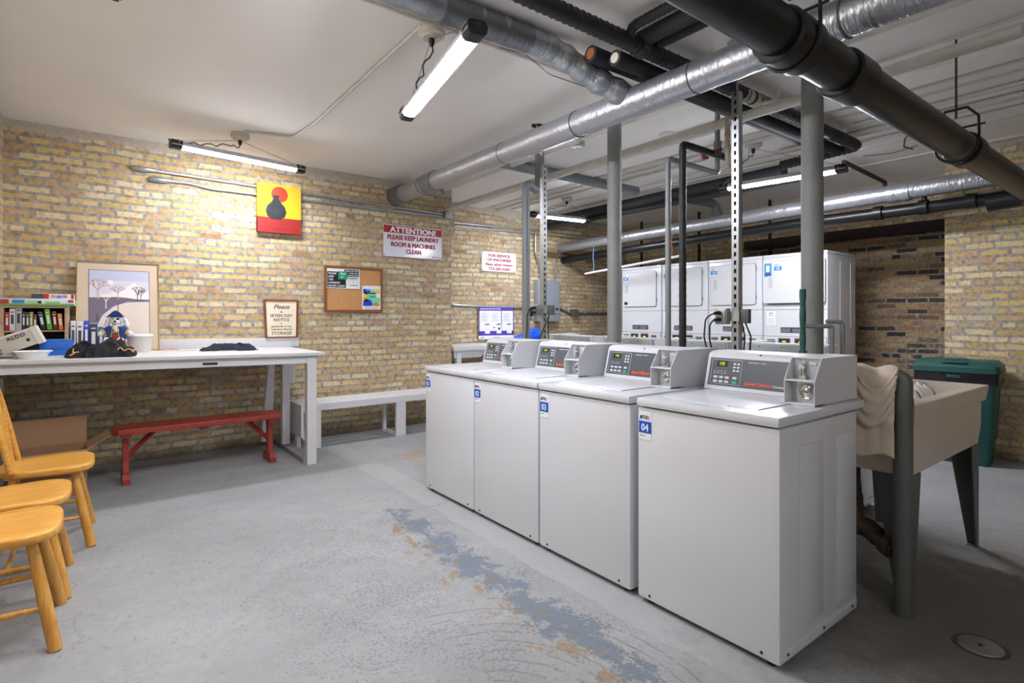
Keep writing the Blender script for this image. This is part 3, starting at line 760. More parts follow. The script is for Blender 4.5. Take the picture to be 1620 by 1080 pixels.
# ================================================================ LAMPS
def tube_lamp(a, b_, label, olab, outlet, strong=False, cord=True, hooks=True, facing=None):
    """LED shop light from a to b_ hung by chains from a ceiling outlet"""
    a, b_ = Vector(a), Vector(b_); c = (a + b_) / 2; d = (b_ - a); L = d.length; ang = math.atan2(d.y, d.x)
    t = thing('tube_light', label, 'ceiling light', (c.x, c.y, c.z), ang, 'hanging LED tube lights')
    tilt = math.asin(d.z / L); R = Matrix.Rotation(-tilt, 4, 'Y')
    h = L / 2
    b = MB()
    prof = [(-.020, .022), (-.046, .004), (-.049, -.020), (-.044, -.020), (-.042, .0), (.042, .0), (.044, -.020), (.049, -.020), (.046, .004), (.020, .022)]
    b.prism(prof, -h, h, 'x', M=R)
    b.build('housing', mat('lamp_housing', '#c9ccd2', .4, .3), t, smooth=0)
    b = MB()
    prof2 = [(.040 * math.cos(k), -.012 - .030 * math.sin(k)) for k in [PI * i / 14 for i in range(15)]]
    b.prism(prof2, -h + .075, h - .075, 'x', M=R); b.build('diffuser', M_TUBE2 if strong else M_TUBE, t, smooth=40)
    for s in (-1, 1):
        b = MB()
        prof3 = [(-.036, .024), (-.050, .004), (-.046, -.030), (-.030, -.044), (.030, -.044), (.046, -.030), (.050, .004), (.036, .024)]
        b.prism(prof3, s * (h + .004) if s > 0 else -h - .004, s * (h - .078), 'x', M=R)
        e = b.build('end_cap', M_BLACK, t, bevel=.003, smooth=30)
        if s > 0:
            b = MB(); X = h + .0045
            for (y0, y1, z0, z1) in ((-.010, -.006, 0, .012), (.006, .010, 0, .012), (-.003, .003, -.016, -.010)):
                b.box(X, X + .001, y0, y1, z0, z1, M=R)
            b.build('outlet_slots', M_DKGREY, e, smooth=0)
    inv = Matrix.Rotation(-ang, 4, 'Z')
    oc = inv @ (Vector(outlet) - c)
    # chains from the outlet to both ends, cord on one
    for s in (-1, 1):
        e = R @ Vector((s * (h - .05), 0, .022)); st_ = oc + Vector((s * .03, 0, -.045))
        b = MB()
        n = int((e - st_).length / .03)
        for k in range(n):
            p = st_.lerp(e, (k + .5) / n); q = (e - st_).normalized(); sd = q.cross(Vector((0, 0, 1))).normalized() if k % 2 else q.cross(q.cross(Vector((0, 0, 1)))).normalized()
            pts = [p + q * (.015 * math.cos(w_)) + sd * (.005 * math.sin(w_)) for w_ in [2 * PI * i / 8 for i in range(9)]]
            b.tube(pts, .0014, 5, cap=False)
        b.build('chain', M_STEEL, t, smooth=0)
        b = MB(); b.tube([R @ Vector((s * (h - .05), y, z)) for (y, z) in ((-.052, -.02), (-.056, .0), (-.035, .03), (0, .034), (.035, .03), (.056, 0), (.052, -.02))], .003, 6, rad=.01)
        b.build('hanger_hook', M_CHROME, t)
    if cord:
        e = R @ Vector((-(h - .01), 0, .015)); st_ = oc + Vector((-.02, 0, -.08))
        pts = [oc + Vector((0, 0, -.05)), oc + Vector((-.005, .01, -.11)), st_ + Vector((-.03, .02, .0))]
        for k in range(1, 12):
            u = k / 12; p = st_.lerp(e, u); pts.append(p + Vector((0, .012 * math.sin(k * 1.9), -.012 * math.sin(PI * u) + .012 * math.cos(k * 2.3))))
        pts += [e + Vector((-.03, 0, .01)), e + Vector((-.012, 0, -.01))]
        b = MB(); b.tube(pts, .0042, 8, rad=.02); b.build('power_cord', M_BLACK, t)
    # outlet fixture on the ceiling
    ot = thing('ceiling_outlet', olab, 'outlet', outlet, ang, 'round outlets feeding the tube lights')
    z = CEIL - outlet[2]
    b = MB(); b.lathe([(0, z), (.070, z), (.074, -.004), (.072, -.018), (.055, -.026), (.05, -.036), (0, -.036)], 28); b.build('porcelain_base', mat('old_cream', '#c8c2b4', .5), ot)
    b = MB(); b.lathe([(0, -.036), (.017, -.036), (.016, -.062), (.008, -.078), (0, -.08)], 12); b.build('plug', M_BLACK, ot)
    return t
tube_lamp((.49, 5.22, 2.70), (1.58, 5.36, 2.69), 'lit LED tube light hanging in front of the back brick wall, over the painting', 'round ceiling outlet holding the light in front of the back brick wall', (1.00, 5.20, CEIL - .025))
tube_lamp((1.585, 3.20, 2.58), (1.345, 2.02, 2.575), 'lit LED tube light nearest the camera, hanging below the wrapped silver branch duct', 'round ceiling outlet holding the light nearest the camera', (1.47, 2.66, CEIL - .025))
tube_lamp((4.43, 5.43, 2.60), (5.34, 5.31, 2.60), 'lit LED tube light farthest away, left of the middle grey column', 'round ceiling outlet holding the farthest light', (4.98, 5.35, CEIL - .025), True)
tube_lamp((4.87, 3.03, 2.545), (5.03, 1.97, 2.545), 'lit LED tube light behind the slotted post, over the aisle before the dryers', 'round ceiling outlet holding the light before the dryers', (4.76, 2.64, CEIL - .025), True)

tube_lamp((.10, 1.75, 2.66), (.05, 2.85, 2.66), 'added out-of-view LED tube light over the row of chairs', 'added ceiling outlet for the unseen light over the chairs', (.08, 2.3, CEIL - .025))  # extra lamp above the frame, added to brighten the room

tube_lamp((-.10, -1.75, 2.66), (.95, -1.95, 2.66), 'added out-of-view LED tube light behind the camera', 'added ceiling outlet for the unseen light behind the camera', (.42, -1.85, CEIL - .025))  # extra unseen lamp, added as fill for the near washer side and sink

# ================================================================ DUCTS AND PIPES
random.seed(3)
def wobble(r, amp, freq, ph=0):
    return lambda s, i: r * (1 + amp * math.sin(s * freq + ph) + amp * .7 * noise.noise(Vector((s * 9, ph, i * .7))))
def bandrings(b, pts, r, w=.02, m=0, n=20):
    for p, ax in pts:
        p = Vector(p); q = Vector(ax).normalized(); b.tube([p - q * w / 2, p + q * w / 2], r, n, m)
# A: main silver duct (along Y)
t = thing('silver_duct', 'large foil-wrapped silver duct running from the back brick wall across the room', 'duct', (2.787, 5.92, 2.68))
b = MB(); AD = Vector((2.577 - 2.787, 2.30 - 5.92, 2.575 - 2.68)).normalized()
def AP(s): return AD * s
b.tube([AP(-.02), AP(6.95)], .093, 28, step=.03, rfun=lambda s, i: wobble(.093 - .0020 * s, .012, 30)(s, i)); b.build('wrapped_pipe', M_FOILY, t, smooth=60)
b = MB(); b.tube([AP(.86), AP(1.10)], .101, 28, step=.03, rfun=wobble(.100, .02, 60)); b.build('tape_band', foil_mat('foil_y2', '#8d9096', .4, 30, 'y'), t, smooth=60)
for y in (.79, 2.35, 3.25, 4.2, 4.95):
    b = MB(); b.tube([AP(y), AP(y + .006)], .0965 - .0019 * y, 28); b.build('tie_wire', M_DKGREY, t)
b = MB(); b.tube([AP(-.01), AP(.28)], .11, 28, step=.03, rfun=wobble(.105, .05, 40)); b.build('wall_collar', foil_mat('foil_y3', '#85868a', .45, 20, 'y'), t, smooth=60)
b = MB(); b.tube([(.03, -1.0, -.09), (.06, -1.02, -.135)], .02, 8, r1=.012); b.build('foil_tab', M_FOILDK, t)
# B: branch duct (along X), dipping under the insulated pair to meet the main duct
t = thing('silver_branch_duct', 'crinkled foil branch duct joining the main silver duct from the upper left', 'duct', (2.50, 2.2, 2.60))
bp_ = [(-1.75, .17, .20), (-.75, .13, .20), (-.45, .12, .19), (-.17, .07, .085), (.05, -.0, .0)]
b = MB(); b.tube(bp_[:3], .066, 24, step=.022, rfun=wobble(.066, .035, 41)); b.build('wrapped_pipe', M_FOILX, t, smooth=60)
b = MB(); b.tube([(-.52, .122, .192)] + bp_[2:], .066, 24, rad=.12, step=.018, rfun=wobble(.070, .075, 50)); b.build('crumpled_joint', foil_mat('foil_x2', '#a9adb3', .3, 16, 'x'), t, smooth=60)
b = MB(); b.tube([(-1.15, .146, .2), (-.62, .127, .197)], .070, 24, step=.03, rfun=wobble(.070, .03, 50)); b.build('dark_band', foil_mat('foil_x3', '#7f8187', .4, 14, 'x'), t, smooth=60)
# C: big black drain (along X)
t = thing('black_drain_pipe', 'big black plastic drain pipe crossing the upper right corner', 'pipe', (3.0, .96, 2.27))
b = MB(); b.tube([(-3.2, 0, .01), (3.02, 0, 0), (3.02, .30, -.02)], .081, 32, rad=.14); b.build('pipe', M_PIPEBLK, t, smooth=60)
for (x0, x1) in ((-1.12, -.93), (-.63, -.44), (1.02, 1.17), (2.75, 2.86)):
    b = MB(); b.tube([(x0, 0, 0), (x0 + .012, 0, 0), (x1 - .012, 0, 0), (x1, 0, 0)], .095, 32, rfun=lambda s, i: (.090, .097, .097, .084)[min(3, i)]); b.build('coupling', M_PIPEBLK, t, smooth=30)
for x in (.92, -1.02):
    b = MB()
    pts = [(x, .1 * math.cos(a), .1 * math.sin(a)) for a in [PI * (1.0 + k / 12) for k in range(13)]]
    pts = [(x, -.05, .20), (x, -.10, .14), (x, -.103, .04)] + pts + [(x, .103, .04), (x, .10, .14), (x, .05, .20)]
    b.tube(pts, .007, 8); b.tube([(x, -.055, .20), (x, .055, .20)], .008, 8); b.tube([(x, -.13, .09), (x, .125, .09)], .006, 8)
    h_ = b.build('clevis_hanger', M_BLACK, t)
    b = MB(); b.tube([(x, 0, .15), (x, 0, CEIL - 2.27)], .006, 8); b.build('threaded_rod', M_BRONZE, t)
# D: black pipe along Y under silver E
t = thing('black_drain_pipe', 'black plastic pipe running under the thinner silver duct along the far side', 'pipe', (5.97, 1.3, 2.285))
b = MB(); b.tube([(.03, -.12, -.01), (0, 1.6, -.01), (0, 5.2, -.10)], .055, 26); b.build('pipe', M_PIPEBLK, t, smooth=60)
for y in (.02, .36, .72):
    b = MB(); b.tube([(0, y, -.01), (0, y + .07, -.01)], .066, 26); b.build('coupling', M_PIPEBLK, t, smooth=30)
b = MB(); b.tube([(0, .39, .05), (0, .39, .12)], .02, 10); b.build('hanger_block', M_BLACK, t)
t = thing('silver_duct', 'thinner foil-wrapped silver duct running above the dryers', 'duct', (5.92, 6.5, 2.37))
b = MB(); b.tube([(0, .03, 0), (0, -3.0, .045), (0, -6.3, .085)], .077, 24, step=.04, rfun=wobble(.077, .015, 33)); b.build('wrapped_pipe', M_FOILY, t, smooth=60)
b = MB(); b.tube([(0, -4.55, .062), (0, -4.72, .062)], .084, 24, step=.02, rfun=wobble(.084, .05, 55)); b.build('tape_band', M_FOILY, t, smooth=60)
# F: ribbed wrapped pipe along X
def ribs(r, pitch, amp=.10): return lambda s, i: r * (1 + amp * (1 - abs((s / pitch) % 1 * 2 - 1) * 2))
t = thing('wrapped_pipe', 'black tape-wrapped ribbed pipe close under the ceiling, ending in a turn above the dryers', 'pipe', (2.4, 1.95, 2.75))
b = MB(); b.tube([(-2.2, 0, 0), (2.82, 0, 0), (2.82, .66, -.02)], .042, 18, rad=.08, step=.012, rfun=ribs(.043, .042)); b.build('tape_wrapping', M_WRAP, t, smooth=50)
b = MB(); b.tube([(-.07, 0, 0), (-.01, .0, -.0)], .055, 16, step=.01, rfun=ribs(.056, .02, .05)); b.build('tee', M_WRAP, t)
# G: foam insulated pair with open ends
t = thing('insulated_pipe', 'black foam-insulated pipe with an open copper-coloured end beside the silver branch', 'pipe', (2.21, 2.18, 2.76))
b = MB(); b.tube([(0, 0, 0), (2.9, 0, 0)], .046, 24); fo = b.build('foam_sleeve', M_FOAM, t, smooth=60)
b = MB(); b.tube([(-.004, 0, 0), (.03, 0, 0)], .031, 20); b.build('copper_end', M_COPPER, fo)
t = thing('insulated_pipe', 'black foam-insulated pipe with an open pale end under the ribbed pipe', 'pipe', (2.28, 2.062, 2.712))
b = MB(); b.tube([(0, 0, 0), (2.8, 0, 0)], .044, 24); fo = b.build('foam_sleeve', M_FOAM, t, smooth=60)
b = MB(); b.tube([(-.004, 0, 0), (.03, 0, 0)], .028, 20); b.build('pale_core', mat('pale_core', '#d8d2c4', .6), fo)
# H: pipes going up and away to the right behind the drain
for x, r, lab in ((2.36, .045, 'smooth black insulated pipe crossing behind the big drain pipe, the left one of two'), (2.47, .030, 'smooth black insulated pipe crossing behind the big drain pipe, the right one of two')):
    b = MB(); b.tube([(0, 0, 0), (0, -2.6, 0)], r, 20); o = b.build('insulated_pipe', M_FOAM, smooth=60, loc=(x, 1.95, 2.79)); tag(o, lab, 'pipe', 'pipes behind the big drain')
b = MB(); b.tube([(0, 0, -.02), (-.02, -.06, .035), (.0, -.25, .05), (0, -1.6, .05)], .026, 16, rad=.05, step=.012, rfun=ribs(.026, .03)); o = b.build('wrapped_pipe', M_WRAP, smooth=50, loc=(2.25, 1.95, 2.765)); tag(o, 'thin tape-wrapped pipe bending up from the ribbed pipe', 'pipe')
# I: white pipe along Y
b = MB(); b.tube([(0, 3.1, -.01), (0, -2.2, .01)], .033, 18); o = b.build('white_pipe', M_WPIPE, smooth=60, loc=(3.47, 2.8, 2.625)); tag(o, 'scuffed white painted pipe passing behind the slotted post to the thick column', 'pipe')
b = MB(); b.tube([(0, 0, 0), (0, -2.6, 0)], .03, 16); o = b.build('white_pipe', M_WPIPE, smooth=60, loc=(3.30, 6.0, 2.80)); tag(o, 'white painted pipe close to the ceiling left of the slender trap pipe', 'pipe')
# J: grey waste pipe along X and K: dark grey pair along Y
b = MB(); b.tube([(0, 0, .03), (2.2, -.06, 0)], .056, 20); o = b.build('grey_waste_pipe', M_PIPEGREY2, smooth=60, loc=(2.96, 4.39, 2.785)); tag(o, 'grey painted waste pipe under the ceiling, crossing behind the middle column', 'pipe')
b = MB(); b.tube([(0, 2.0, -.02), (0, -1.75, .0)], .070, 22); o = b.build('grey_insulated_pipe', M_FOAM, smooth=60, loc=(5.55, 4.5, 2.76)); tag(o, 'thick dark grey insulated pipe above the tube light by the dryers', 'pipe')
b = MB(); b.tube([(0, 2.0, 0), (0, -1.9, .0)], .032, 16); o = b.build('grey_insulated_pipe', M_FOAM, smooth=60, loc=(5.52, 4.5, 2.645)); tag(o, 'thin dark grey insulated pipe below the thick one', 'pipe')
b = MB(); b.tube([(0, 0, .0), (.75, -.05, -.0), (.9, -.05, -.20)], .055, 16, rad=.1, step=.03, rfun=wobble(.055, .04, 40)); o = b.build('flexible_duct', mat('grey_foil_tape', '#7c7d80', .45, .4, .15, 20, .5, 40), smooth=60, loc=(5.70, 4.16, 2.76)); tag(o, 'short grey taped duct dropping towards the dryers', 'duct')
# thin white conduits along the ceiling
k = 0
for (x, y0, y1, r, z) in ((3.84, -2.5, 1.6, .010, 2.852), (4.50, -2.5, 6.4, .011, 2.853), (4.93, -2.5, 1.9, .013, 2.850), (4.99, -2.5, 1.9, .007, 2.857), (5.16, -2.5, 2.6, .014, 2.852),
                        (5.48, -2.5, 4.2, .011, 2.853), (4.62, 2.1, 6.45, .018, 2.83), (5.22, 2.6, 6.45, .013, 2.84), (4.05, 2.0, 6.45, .014, 2.848), (4.85, 3.2, 6.4, .012, 2.85)):
    b = MB(); b.tube([(0, 0, 0), (0, y1 - y0, 0)], r, 10); o = b.build('ceiling_conduit', M_CEILTRIM if k % 3 else M_WPIPE, smooth=60, loc=(x, y0, z))
    tag(o, 'thin off-white conduit running along the ceiling towards the far brick wall', 'conduit', 'ceiling conduits along the right half'); k += 1
for (y, r, z) in ((2.50, .017, 2.835), (2.60, .009, 2.855)):
    b = MB(); b.tube([(0, 0, 0), (3.5, 0, 0)], r, 10); o = b.build('ceiling_conduit', M_WPIPE, smooth=60, loc=(-.4, y, z)); tag(o, 'white conduit running beside the foil branch duct, %s of two' % ('thicker' if r > .01 else 'thinner'), 'conduit')
pts = [(1.07, 5.2, 2.855), (1.60, 4.78, 2.855)]
a = P(385, 208, Z=2.855); c1 = P(465, 217, Z=2.855); c2 = P(500, 193, Z=2.855); e = P(668, 40, Z=2.855)
b = MB(); b.tube([a, c1, c2, e], .010, 10, rad=.08); o = b.build('ceiling_conduit', M_WPIPE, smooth=60); tag(o, 'painted conduit on the ceiling linking the two nearest lights', 'conduit')
# black wires on the ceiling
b = MB(); b.tube([P(790, 75, Z=2.85), P(830, 85, Z=2.84), P(870, 118, Z=2.845), P(960, 149, Z=2.85)], .003, 6, rad=.1); o = b.build('ceiling_wire', M_DKGREY); tag(o, 'thin loose wire sagging from the ceiling under the branch duct', 'wire')
b = MB(); b.tube([P(1365, 247, Z=2.84), P(1410, 243, Z=2.85), P(1452, 230, Z=2.85)], .004, 6, rad=.1); o = b.build('ceiling_wire', M_DKGREY); tag(o, 'thin wire on the ceiling right of the ribbed pipe end', 'wire')
b = MB(); b.tube([P(1455, 212, Z=2.84), P(1432, 215, Z=2.80), P(1430, 232, Z=2.78), P(1444, 236, Z=2.80)], .006, 6, rad=.05); o = b.build('pipe_hook', M_BRONZE); tag(o, 'empty rusty pipe hook under the ceiling right of the ribbed pipe', 'hook')
a = P(1335, 256, Z=2.80); c = P(1400, 288, Z=2.78)
b = MB(); b.tube([a, c, c + Vector((0, 0, -.14))], .022, 12, rad=.03); o = b.build('rusty_pipe', M_BRONZE, smooth=60); tag(o, 'short dark rusty pipe under the ceiling above the silver duct', 'pipe')
for (u, v0, X) in ((1218, 360, 7.3), (1106, 378, 7.3), (1015, 400, 7.3)):
    p = P(u, v0, X=X)
    b = MB(); b.box(-.015, .015, -.015, .015, 0, CEIL - 2.0); o = b.build('hanger_strut', M_RUST, loc=(p.x, p.y, 2.0), smooth=0); tag(o, 'dark vertical bar in front of the far brick wall behind the dryers', 'bar', 'dark bars behind the dryers')
# ceiling hole and junction boxes
p = P(853, 200, Z=CEIL)
t = thing('ceiling_hole', 'small rough dark hole broken into the ceiling above the silver duct', 'hole', (p.x, p.y, CEIL - .002), .3)
b = MB(); b.prism([(.085 * math.cos(a) * (1 + .15 * math.sin(5 * a)), .05 * math.sin(a) * (1 + .15 * math.cos(3 * a))) for a in [2 * PI * k / 18 for k in range(18)]], -.001, .0, 'z'); b.build('opening', mat('hole_dark', '#1c1512', .9), t, smooth=0)
b = MB(); b.tube([(-.04, 0, -.003), (0, .02, -.012), (.03, -.01, -.004)], .004, 5); b.tube([(0, .03, -.002), (.02, -.02, -.012)], .004, 5); b.build('loose_lath', M_CREAM, t)
def jbox(u, v, lab, zz=2.84, s=.05):
    p = P(u, v, Z=zz)
    t = thing('junction_box', lab, 'junction box', (p.x, p.y, CEIL), .0)
    b = MB(); b.box(-s, s, -s, s, -.045, 0, bev=.004); bx = b.build('box', M_GALV, t)
    b = MB(); b.box(-s * .95, s * .95, -s * .95, s * .95, -.049, -.045)
    for q in (-1, 1): b.tube([(q * s * .7, q * s * .7, -.049), (q * s * .7, q * s * .7, -.053)], .006, 8)
    b.build('cover', M_STEEL, t, smooth=0)
    b = MB()
    for q in (-1, 1): b.tube([(0, q * s, -.02), (0, q * (s + .03), -.02)], .014, 10)
    b.build('connector', M_GALV, t)
jbox(913, 229, 'galvanised junction box on the ceiling right of the broken hole')
p = P(1165, 72, Z=CEIL - .02)
t = thing('junction_box', 'small dark junction box on the ceiling above the slotted post', 'junction box', (p.x, p.y, CEIL))
b = MB(); b.lathe([(0, 0), (.05, 0), (.05, -.03), (.02, -.035), (.02, -.05), (0, -.05)], 16); b.build('box', M_GALV, t)
p = P(1057, 212, Z=CEIL)
b = MB(); b.lathe([(0, 0), (.075, 0), (.07, -.008), (0, -.010)], 24); o = b.build('ceiling_cover', M_CEILTRIM, loc=(p.x, p.y, CEIL)); tag(o, 'flat round cover plate on the ceiling left of the wrapped black riser', 'cover plate')

# ================================================================ COLUMNS AND RISERS
def column(u, X, r, lab, z1=CEIL):
    p = P(u, 540, X=X)
    t = thing('support_column', lab, 'column', (p.x, p.y, 0))
    b = MB(); b.tube([(0, 0, 0), (0, 0, z1)], r, 28); b.build('shaft', M_PIPEGREY, t, smooth=60)
    b = MB(); b.box(-r * 1.6, r * 1.6, -r * 1.6, r * 1.6, 0, .012); b.build('base_plate', M_PIPEGREY, t, smooth=0)
    return p
column(1285, 3.30, .058, 'thick speckled grey steel column nearest the sink')
column(972, 3.22, .055, 'grey steel column in the middle, between the washer rows')
# trap-topped riser
p = P(832, 540, X=3.12); c1 = P(832, 274, X=3.12)
q = Vector((p.x + .22, p.y - .02, 0))
b = MB(); b.tube([(0, 0, 0), (0, 0, 2.52), (.17, .02, 2.43), (.17, .02, CEIL)], .037, 18, rad=.055); o = b.build('vent_riser', M_PIPEGREY2, smooth=60, loc=(p.x, p.y, 0)); tag(o, 'grey vertical pipe with a looped top, leftmost of the risers', 'pipe')
# slotted struts
def strut(u, X, lab, wd=.045, top=2.62, rz=-PI / 2):
    p = P(u, 540, X=X)
    t = thing('slotted_post', lab, 'post', (p.x, p.y, 0), rz)
    b = MB()
    # front web with slots: two rails and bridges
    hw = wd / 2
    b.box(-hw, -.0068, -.001, .0015, 0, top); b.box(.0068, hw, -.001, .0015, 0, top)
    z = .02
    while z < top:
        b.box(-.0068, .0068, -.001, .0015, z, min(top, z + .024)); z += .050
    b.box(-hw, -hw + .0025, 0, .041, 0, top); b.box(hw - .0025, hw, 0, .041, 0, top)
    b.box(-hw, -hw + .011, .039, .041, 0, top); b.box(hw - .011, hw, .039, .041, 0, top)
    b.box(-hw + .002, hw - .002, .030, .0385, 0, top, 1)
    b.build('channel', [M_GALV, mat('inside_dark', '#30343a', .7)], t, smooth=0)
    b = MB(); b.box(-.05, .05, -.05, .06, 0, .006); b.build('foot_plate', M_GALV, t, smooth=0)
    b = MB(); b.tube([(0, .02, top - .01), (0, .02, CEIL)], .008, 8); b.build('threaded_rod', M_STEEL, t)
    return t, p
def outlet_on(t, p, rot, z, lab, cords, side=-1):
    bx = thing('outlet_box', lab, 'outlet', (p.x, p.y, z), rot)
    b = MB(); b.box(-.100, -.030, -.050, .010, -.048, .048, bev=.004); b.build('box', mat('cast_grey', '#9ea2a4', .4, .4, .08, 20), bx)
    b = MB(); b.box(-.094, -.036, -.056, -.050, -.042, .042, bev=.002); cv = b.build('face_plate', M_STEEL, bx)
    b = MB(); b.box(.024, .075, .005, .05, -.042, .042, bev=.003); b.build('rear_box', M_LEG, bx)
    b = MB(); b.box(-.031, .026, -.008, -.002, -.03, .03); b.build('strap', M_GALV, bx, smooth=0)
    for i, zz in enumerate((.02, -.02)):
        b = MB(); b.tube([(-.070, -.056, zz), (-.070, -.085, zz), (-.085, -.10, zz - .004)], .012, 12, r1=.009); b.build('plug', M_BLACK, bx)
    for i, pts in enumerate(cords):
        b = MB(); b.tube(pts, .0048, 8, rad=.06)
        c = b.build('power_cord', M_BLACK, bx)
    return bx
t1, p1_ = strut(1163, 3.02, 'tall slotted steel channel post with a grey outlet box, behind washer 04')
t2, p2_ = strut(862, 3.15, 'tall slotted steel channel post at the far end, by the service sign', rz=0)
zo = P(1150, 500, X=3.02).z
outlet_on(t1, p1_, -PI / 2 + .15, zo, 'metal outlet box with black plugs on the nearer slotted post',
          [[(-.09, -.1, .015), (-.135, -.10, -.01), (-.15, -.09, -.12), (-.12, -.06, -.32), (-.09, -.04, -.55)],
           [(-.09, -.1, -.025), (-.11, -.10, -.05), (-.115, -.09, -.14), (-.09, -.06, -.30), (-.07, -.04, -.55)],
           [(.06, .0, -.04), (.10, -.02, -.12), (.085, -.02, -.28), (.06, -.03, -.5)], [(.04, .0, -.04), (.065, -.02, -.12), (.05, -.02, -.3), (.03, -.03, -.5)]])
zo = P(878, 490, X=3.15).z
outlet_on(t2, p2_, -PI / 2 + .15, zo, 'metal outlet box with black plugs on the farther slotted post',
          [[(-.09, -.1, .015), (-.12, -.10, -.05), (-.13, -.09, -.16), (-.18, -.06, -.34)], [(.05, .0, -.04), (.08, -.05, -.1), (.085, -.05, -.26), (.08, -.05, -.45)], [(.05, .0, -.04), (.05, -.05, -.12), (-.02, -.05, -.26), (-.04, -.05, -.42)]])
# slim risers behind washers 03/04
p = P(1057, 540, X=3.10)
b = MB(); b.tube([(0, 0, 0), (0, 0, 2.36), (.62, .02, 2.36), (.62, .02, CEIL)], .0195, 16, rad=.03); b.tube([(.62, .02, 2.52), (.62, .02, 2.60)], .03, 16)
o = b.build('water_riser', M_PIPEGREY2, smooth=60, loc=(p.x, p.y, 0)); tag(o, 'slim grey water pipe rising then elbowing right under the ceiling', 'pipe')
p = P(1080, 540, X=3.10)
b = MB(); b.tube([(0, 0, 0), (0, 0, 2.43), (.52, .0, 2.43)], .0235, 16, rad=.03, step=.015, rfun=ribs(.0235, .05, .05)); o1 = b.build('wrapped_riser', M_WRAP, smooth=60, loc=(p.x, p.y, 0)); tag(o1, 'black tape-wrapped riser elbowing right under the ceiling', 'pipe')
q = P(1148, 224, X=3.3)
t = thing('valve_riser', 'rough white painted pipe with a small red-handled valve behind the slotted post', 'pipe', (P(1151, 180, X=3.45).x, P(1151, 180, X=3.45).y, 0))
b = MB(); b.tube([(0, 0, 2.30), (0, 0, 2.655)], .018, 12, step=.02, rfun=wobble(.018, .12, 60)); b.tube([(0, 0, 2.43), (0, .16, 2.43)], .012, 10); b.build('pipe', mat('crusty_white', '#b4ad9f', .8, 0, .25, 30, .6, 60), t)
b = MB(); b.tube([(0, .16, 2.43), (0, .185, 2.43)], .03, 8); b.build('valve_handle', mat('valve_red', '#7a1620', .4), t)
b = MB(); b.tube([(0, .04, 2.43), (0, .11, 2.43)], .022, 10); b.build('valve_body', M_BRONZE, t)
# corroded branch under duct A
t = thing('corroded_pipe', 'corroded whitish pipe stub with rust streaks joining the ribbed pipe', 'pipe', (3.22, 1.95, 2.75))
b = MB(); b.tube([(0, .02, .01), (.22, .0, .0), (.55, .0, .0)], .045, 16, step=.02, rfun=wobble(.045, .08, 40)); b.build('pipe', mat('corroded', '#b9b0a2', .7, .2, .3, 18, .5, 40, stain='#6a3a2c', sscale=9, sth=.58), t, smooth=50)
b = MB(); b.tube([(.33, .0, -.03), (.40, -.09, -.02), (.42, -.12, .06)], .012, 10, rad=.05); b.build('branch_wire', M_WPIPE, t)
# green painted stub pipe beside the thick column
p = P(1270, 540, X=3.12)
t = thing('green_standpipe', 'short green-painted standpipe with tape, left of the thick column', 'pipe', (p.x, p.y, 0))
b = MB(); b.tube([(0, 0, 0), (0, 0, H + 44 * .0034)], .0155, 14, step=.02, rfun=wobble(.0155, .12, 50)); b.tube([(0, 0, 1.06), (0, 0, 1.10)], .022, 12)
b.build('pipe', mat('green_paint', '#2f5a55', .5, .1, .35, 20, .4, 60), t, smooth=50)
b = MB(); b.tube([(0, 0, 1.235), (.08, -.09, 1.235), (.10, -.11, 1.235), (.10, -.11, 1.0)], .012, 12, rad=.03); b.tube([(.10, -.08, 1.26), (.16, -.14, 1.26), (.16, -.14, 1.0)], .012, 12, rad=.03); b.build('side_pipes', M_PIPEGREY2, t)

# hanging rod
a = P(926, 433, X=5.86); c = P(1075, 405, X=5.86)
t = thing('hanging_rod', 'white clothes rod hung on strings above the rear washers', 'rod', tuple(a))
c = c - a
b = MB(); b.tube([(0, 0, 0), tuple(c)], .017, 14); b.build('rod', M_PAINTW2, t, smooth=60)
for f, m_, zt in ((.10, mat('string_blue', '#6f9fd0', .7), 2.33 - a.z), (.93, mat('string_red', '#c9604a', .7), 2.35 - a.z)):
    s_ = c * f
    b = MB(); b.tube([(s_.x, s_.y, s_.z - .02), (s_.x + .01, s_.y, s_.z + .1), (s_.x - .006, s_.y, s_.z + .2), (s_.x + .01, s_.y, zt)], .005, 6, step=.03, rfun=wobble(.005, .4, 90)); b.build('string', m_, t)
# ================================================================ WORK TABLE AND BENCHES
TZ = .975; TY = 4.83; TX1 = 1.60
t = thing('work_table', 'long white painted work table against the back brick wall, under the framed pictures', 'table', (0, 5.35, 0))
b = MB(); b.box(XL + .01 - 0, TX1, TY - 5.35 - .01, 5.915 - 5.35, TZ - .028, TZ, bev=.006); b.build('tabletop', M_PAINTW, t, smooth=30)
b = MB(); b.box(XL + .02, TX1 - .06, TY + .03 - 5.35, TY + .06 - 5.35, TZ - .095, TZ - .028); ap = b.build('apron', M_PAINTW, t, bevel=.002, smooth=0)
b = MB(); x = P(330, 570, Y=TY + .03).x; b.box(x - .052, x + .052, TY + .026 - 5.35, TY + .0305 - 5.35, TZ - .078, TZ - .060, 0); b.box(x - .085, x + .085, TY + .028 - 5.35, TY + .030 - 5.35, TZ - .084, TZ - .052, 1); b.build('drawer_slot', [M_BLACK, M_PAINTW], t, smooth=0)
b = MB(); b.box(XL + .02, 1.68, 5.885 - 5.35, 5.918 - 5.35, TZ - .0, 1.068, bev=.003); b.build('backboard', M_PAINTW, t, smooth=30)
yl = TY + .045 - 5.35
b = MB(); b.box(TX1 - .135, TX1 - .055, yl - .02, yl + .055, 0, TZ - .03); b.build('leg', M_PAINTW, t, bevel=.003, smooth=0)
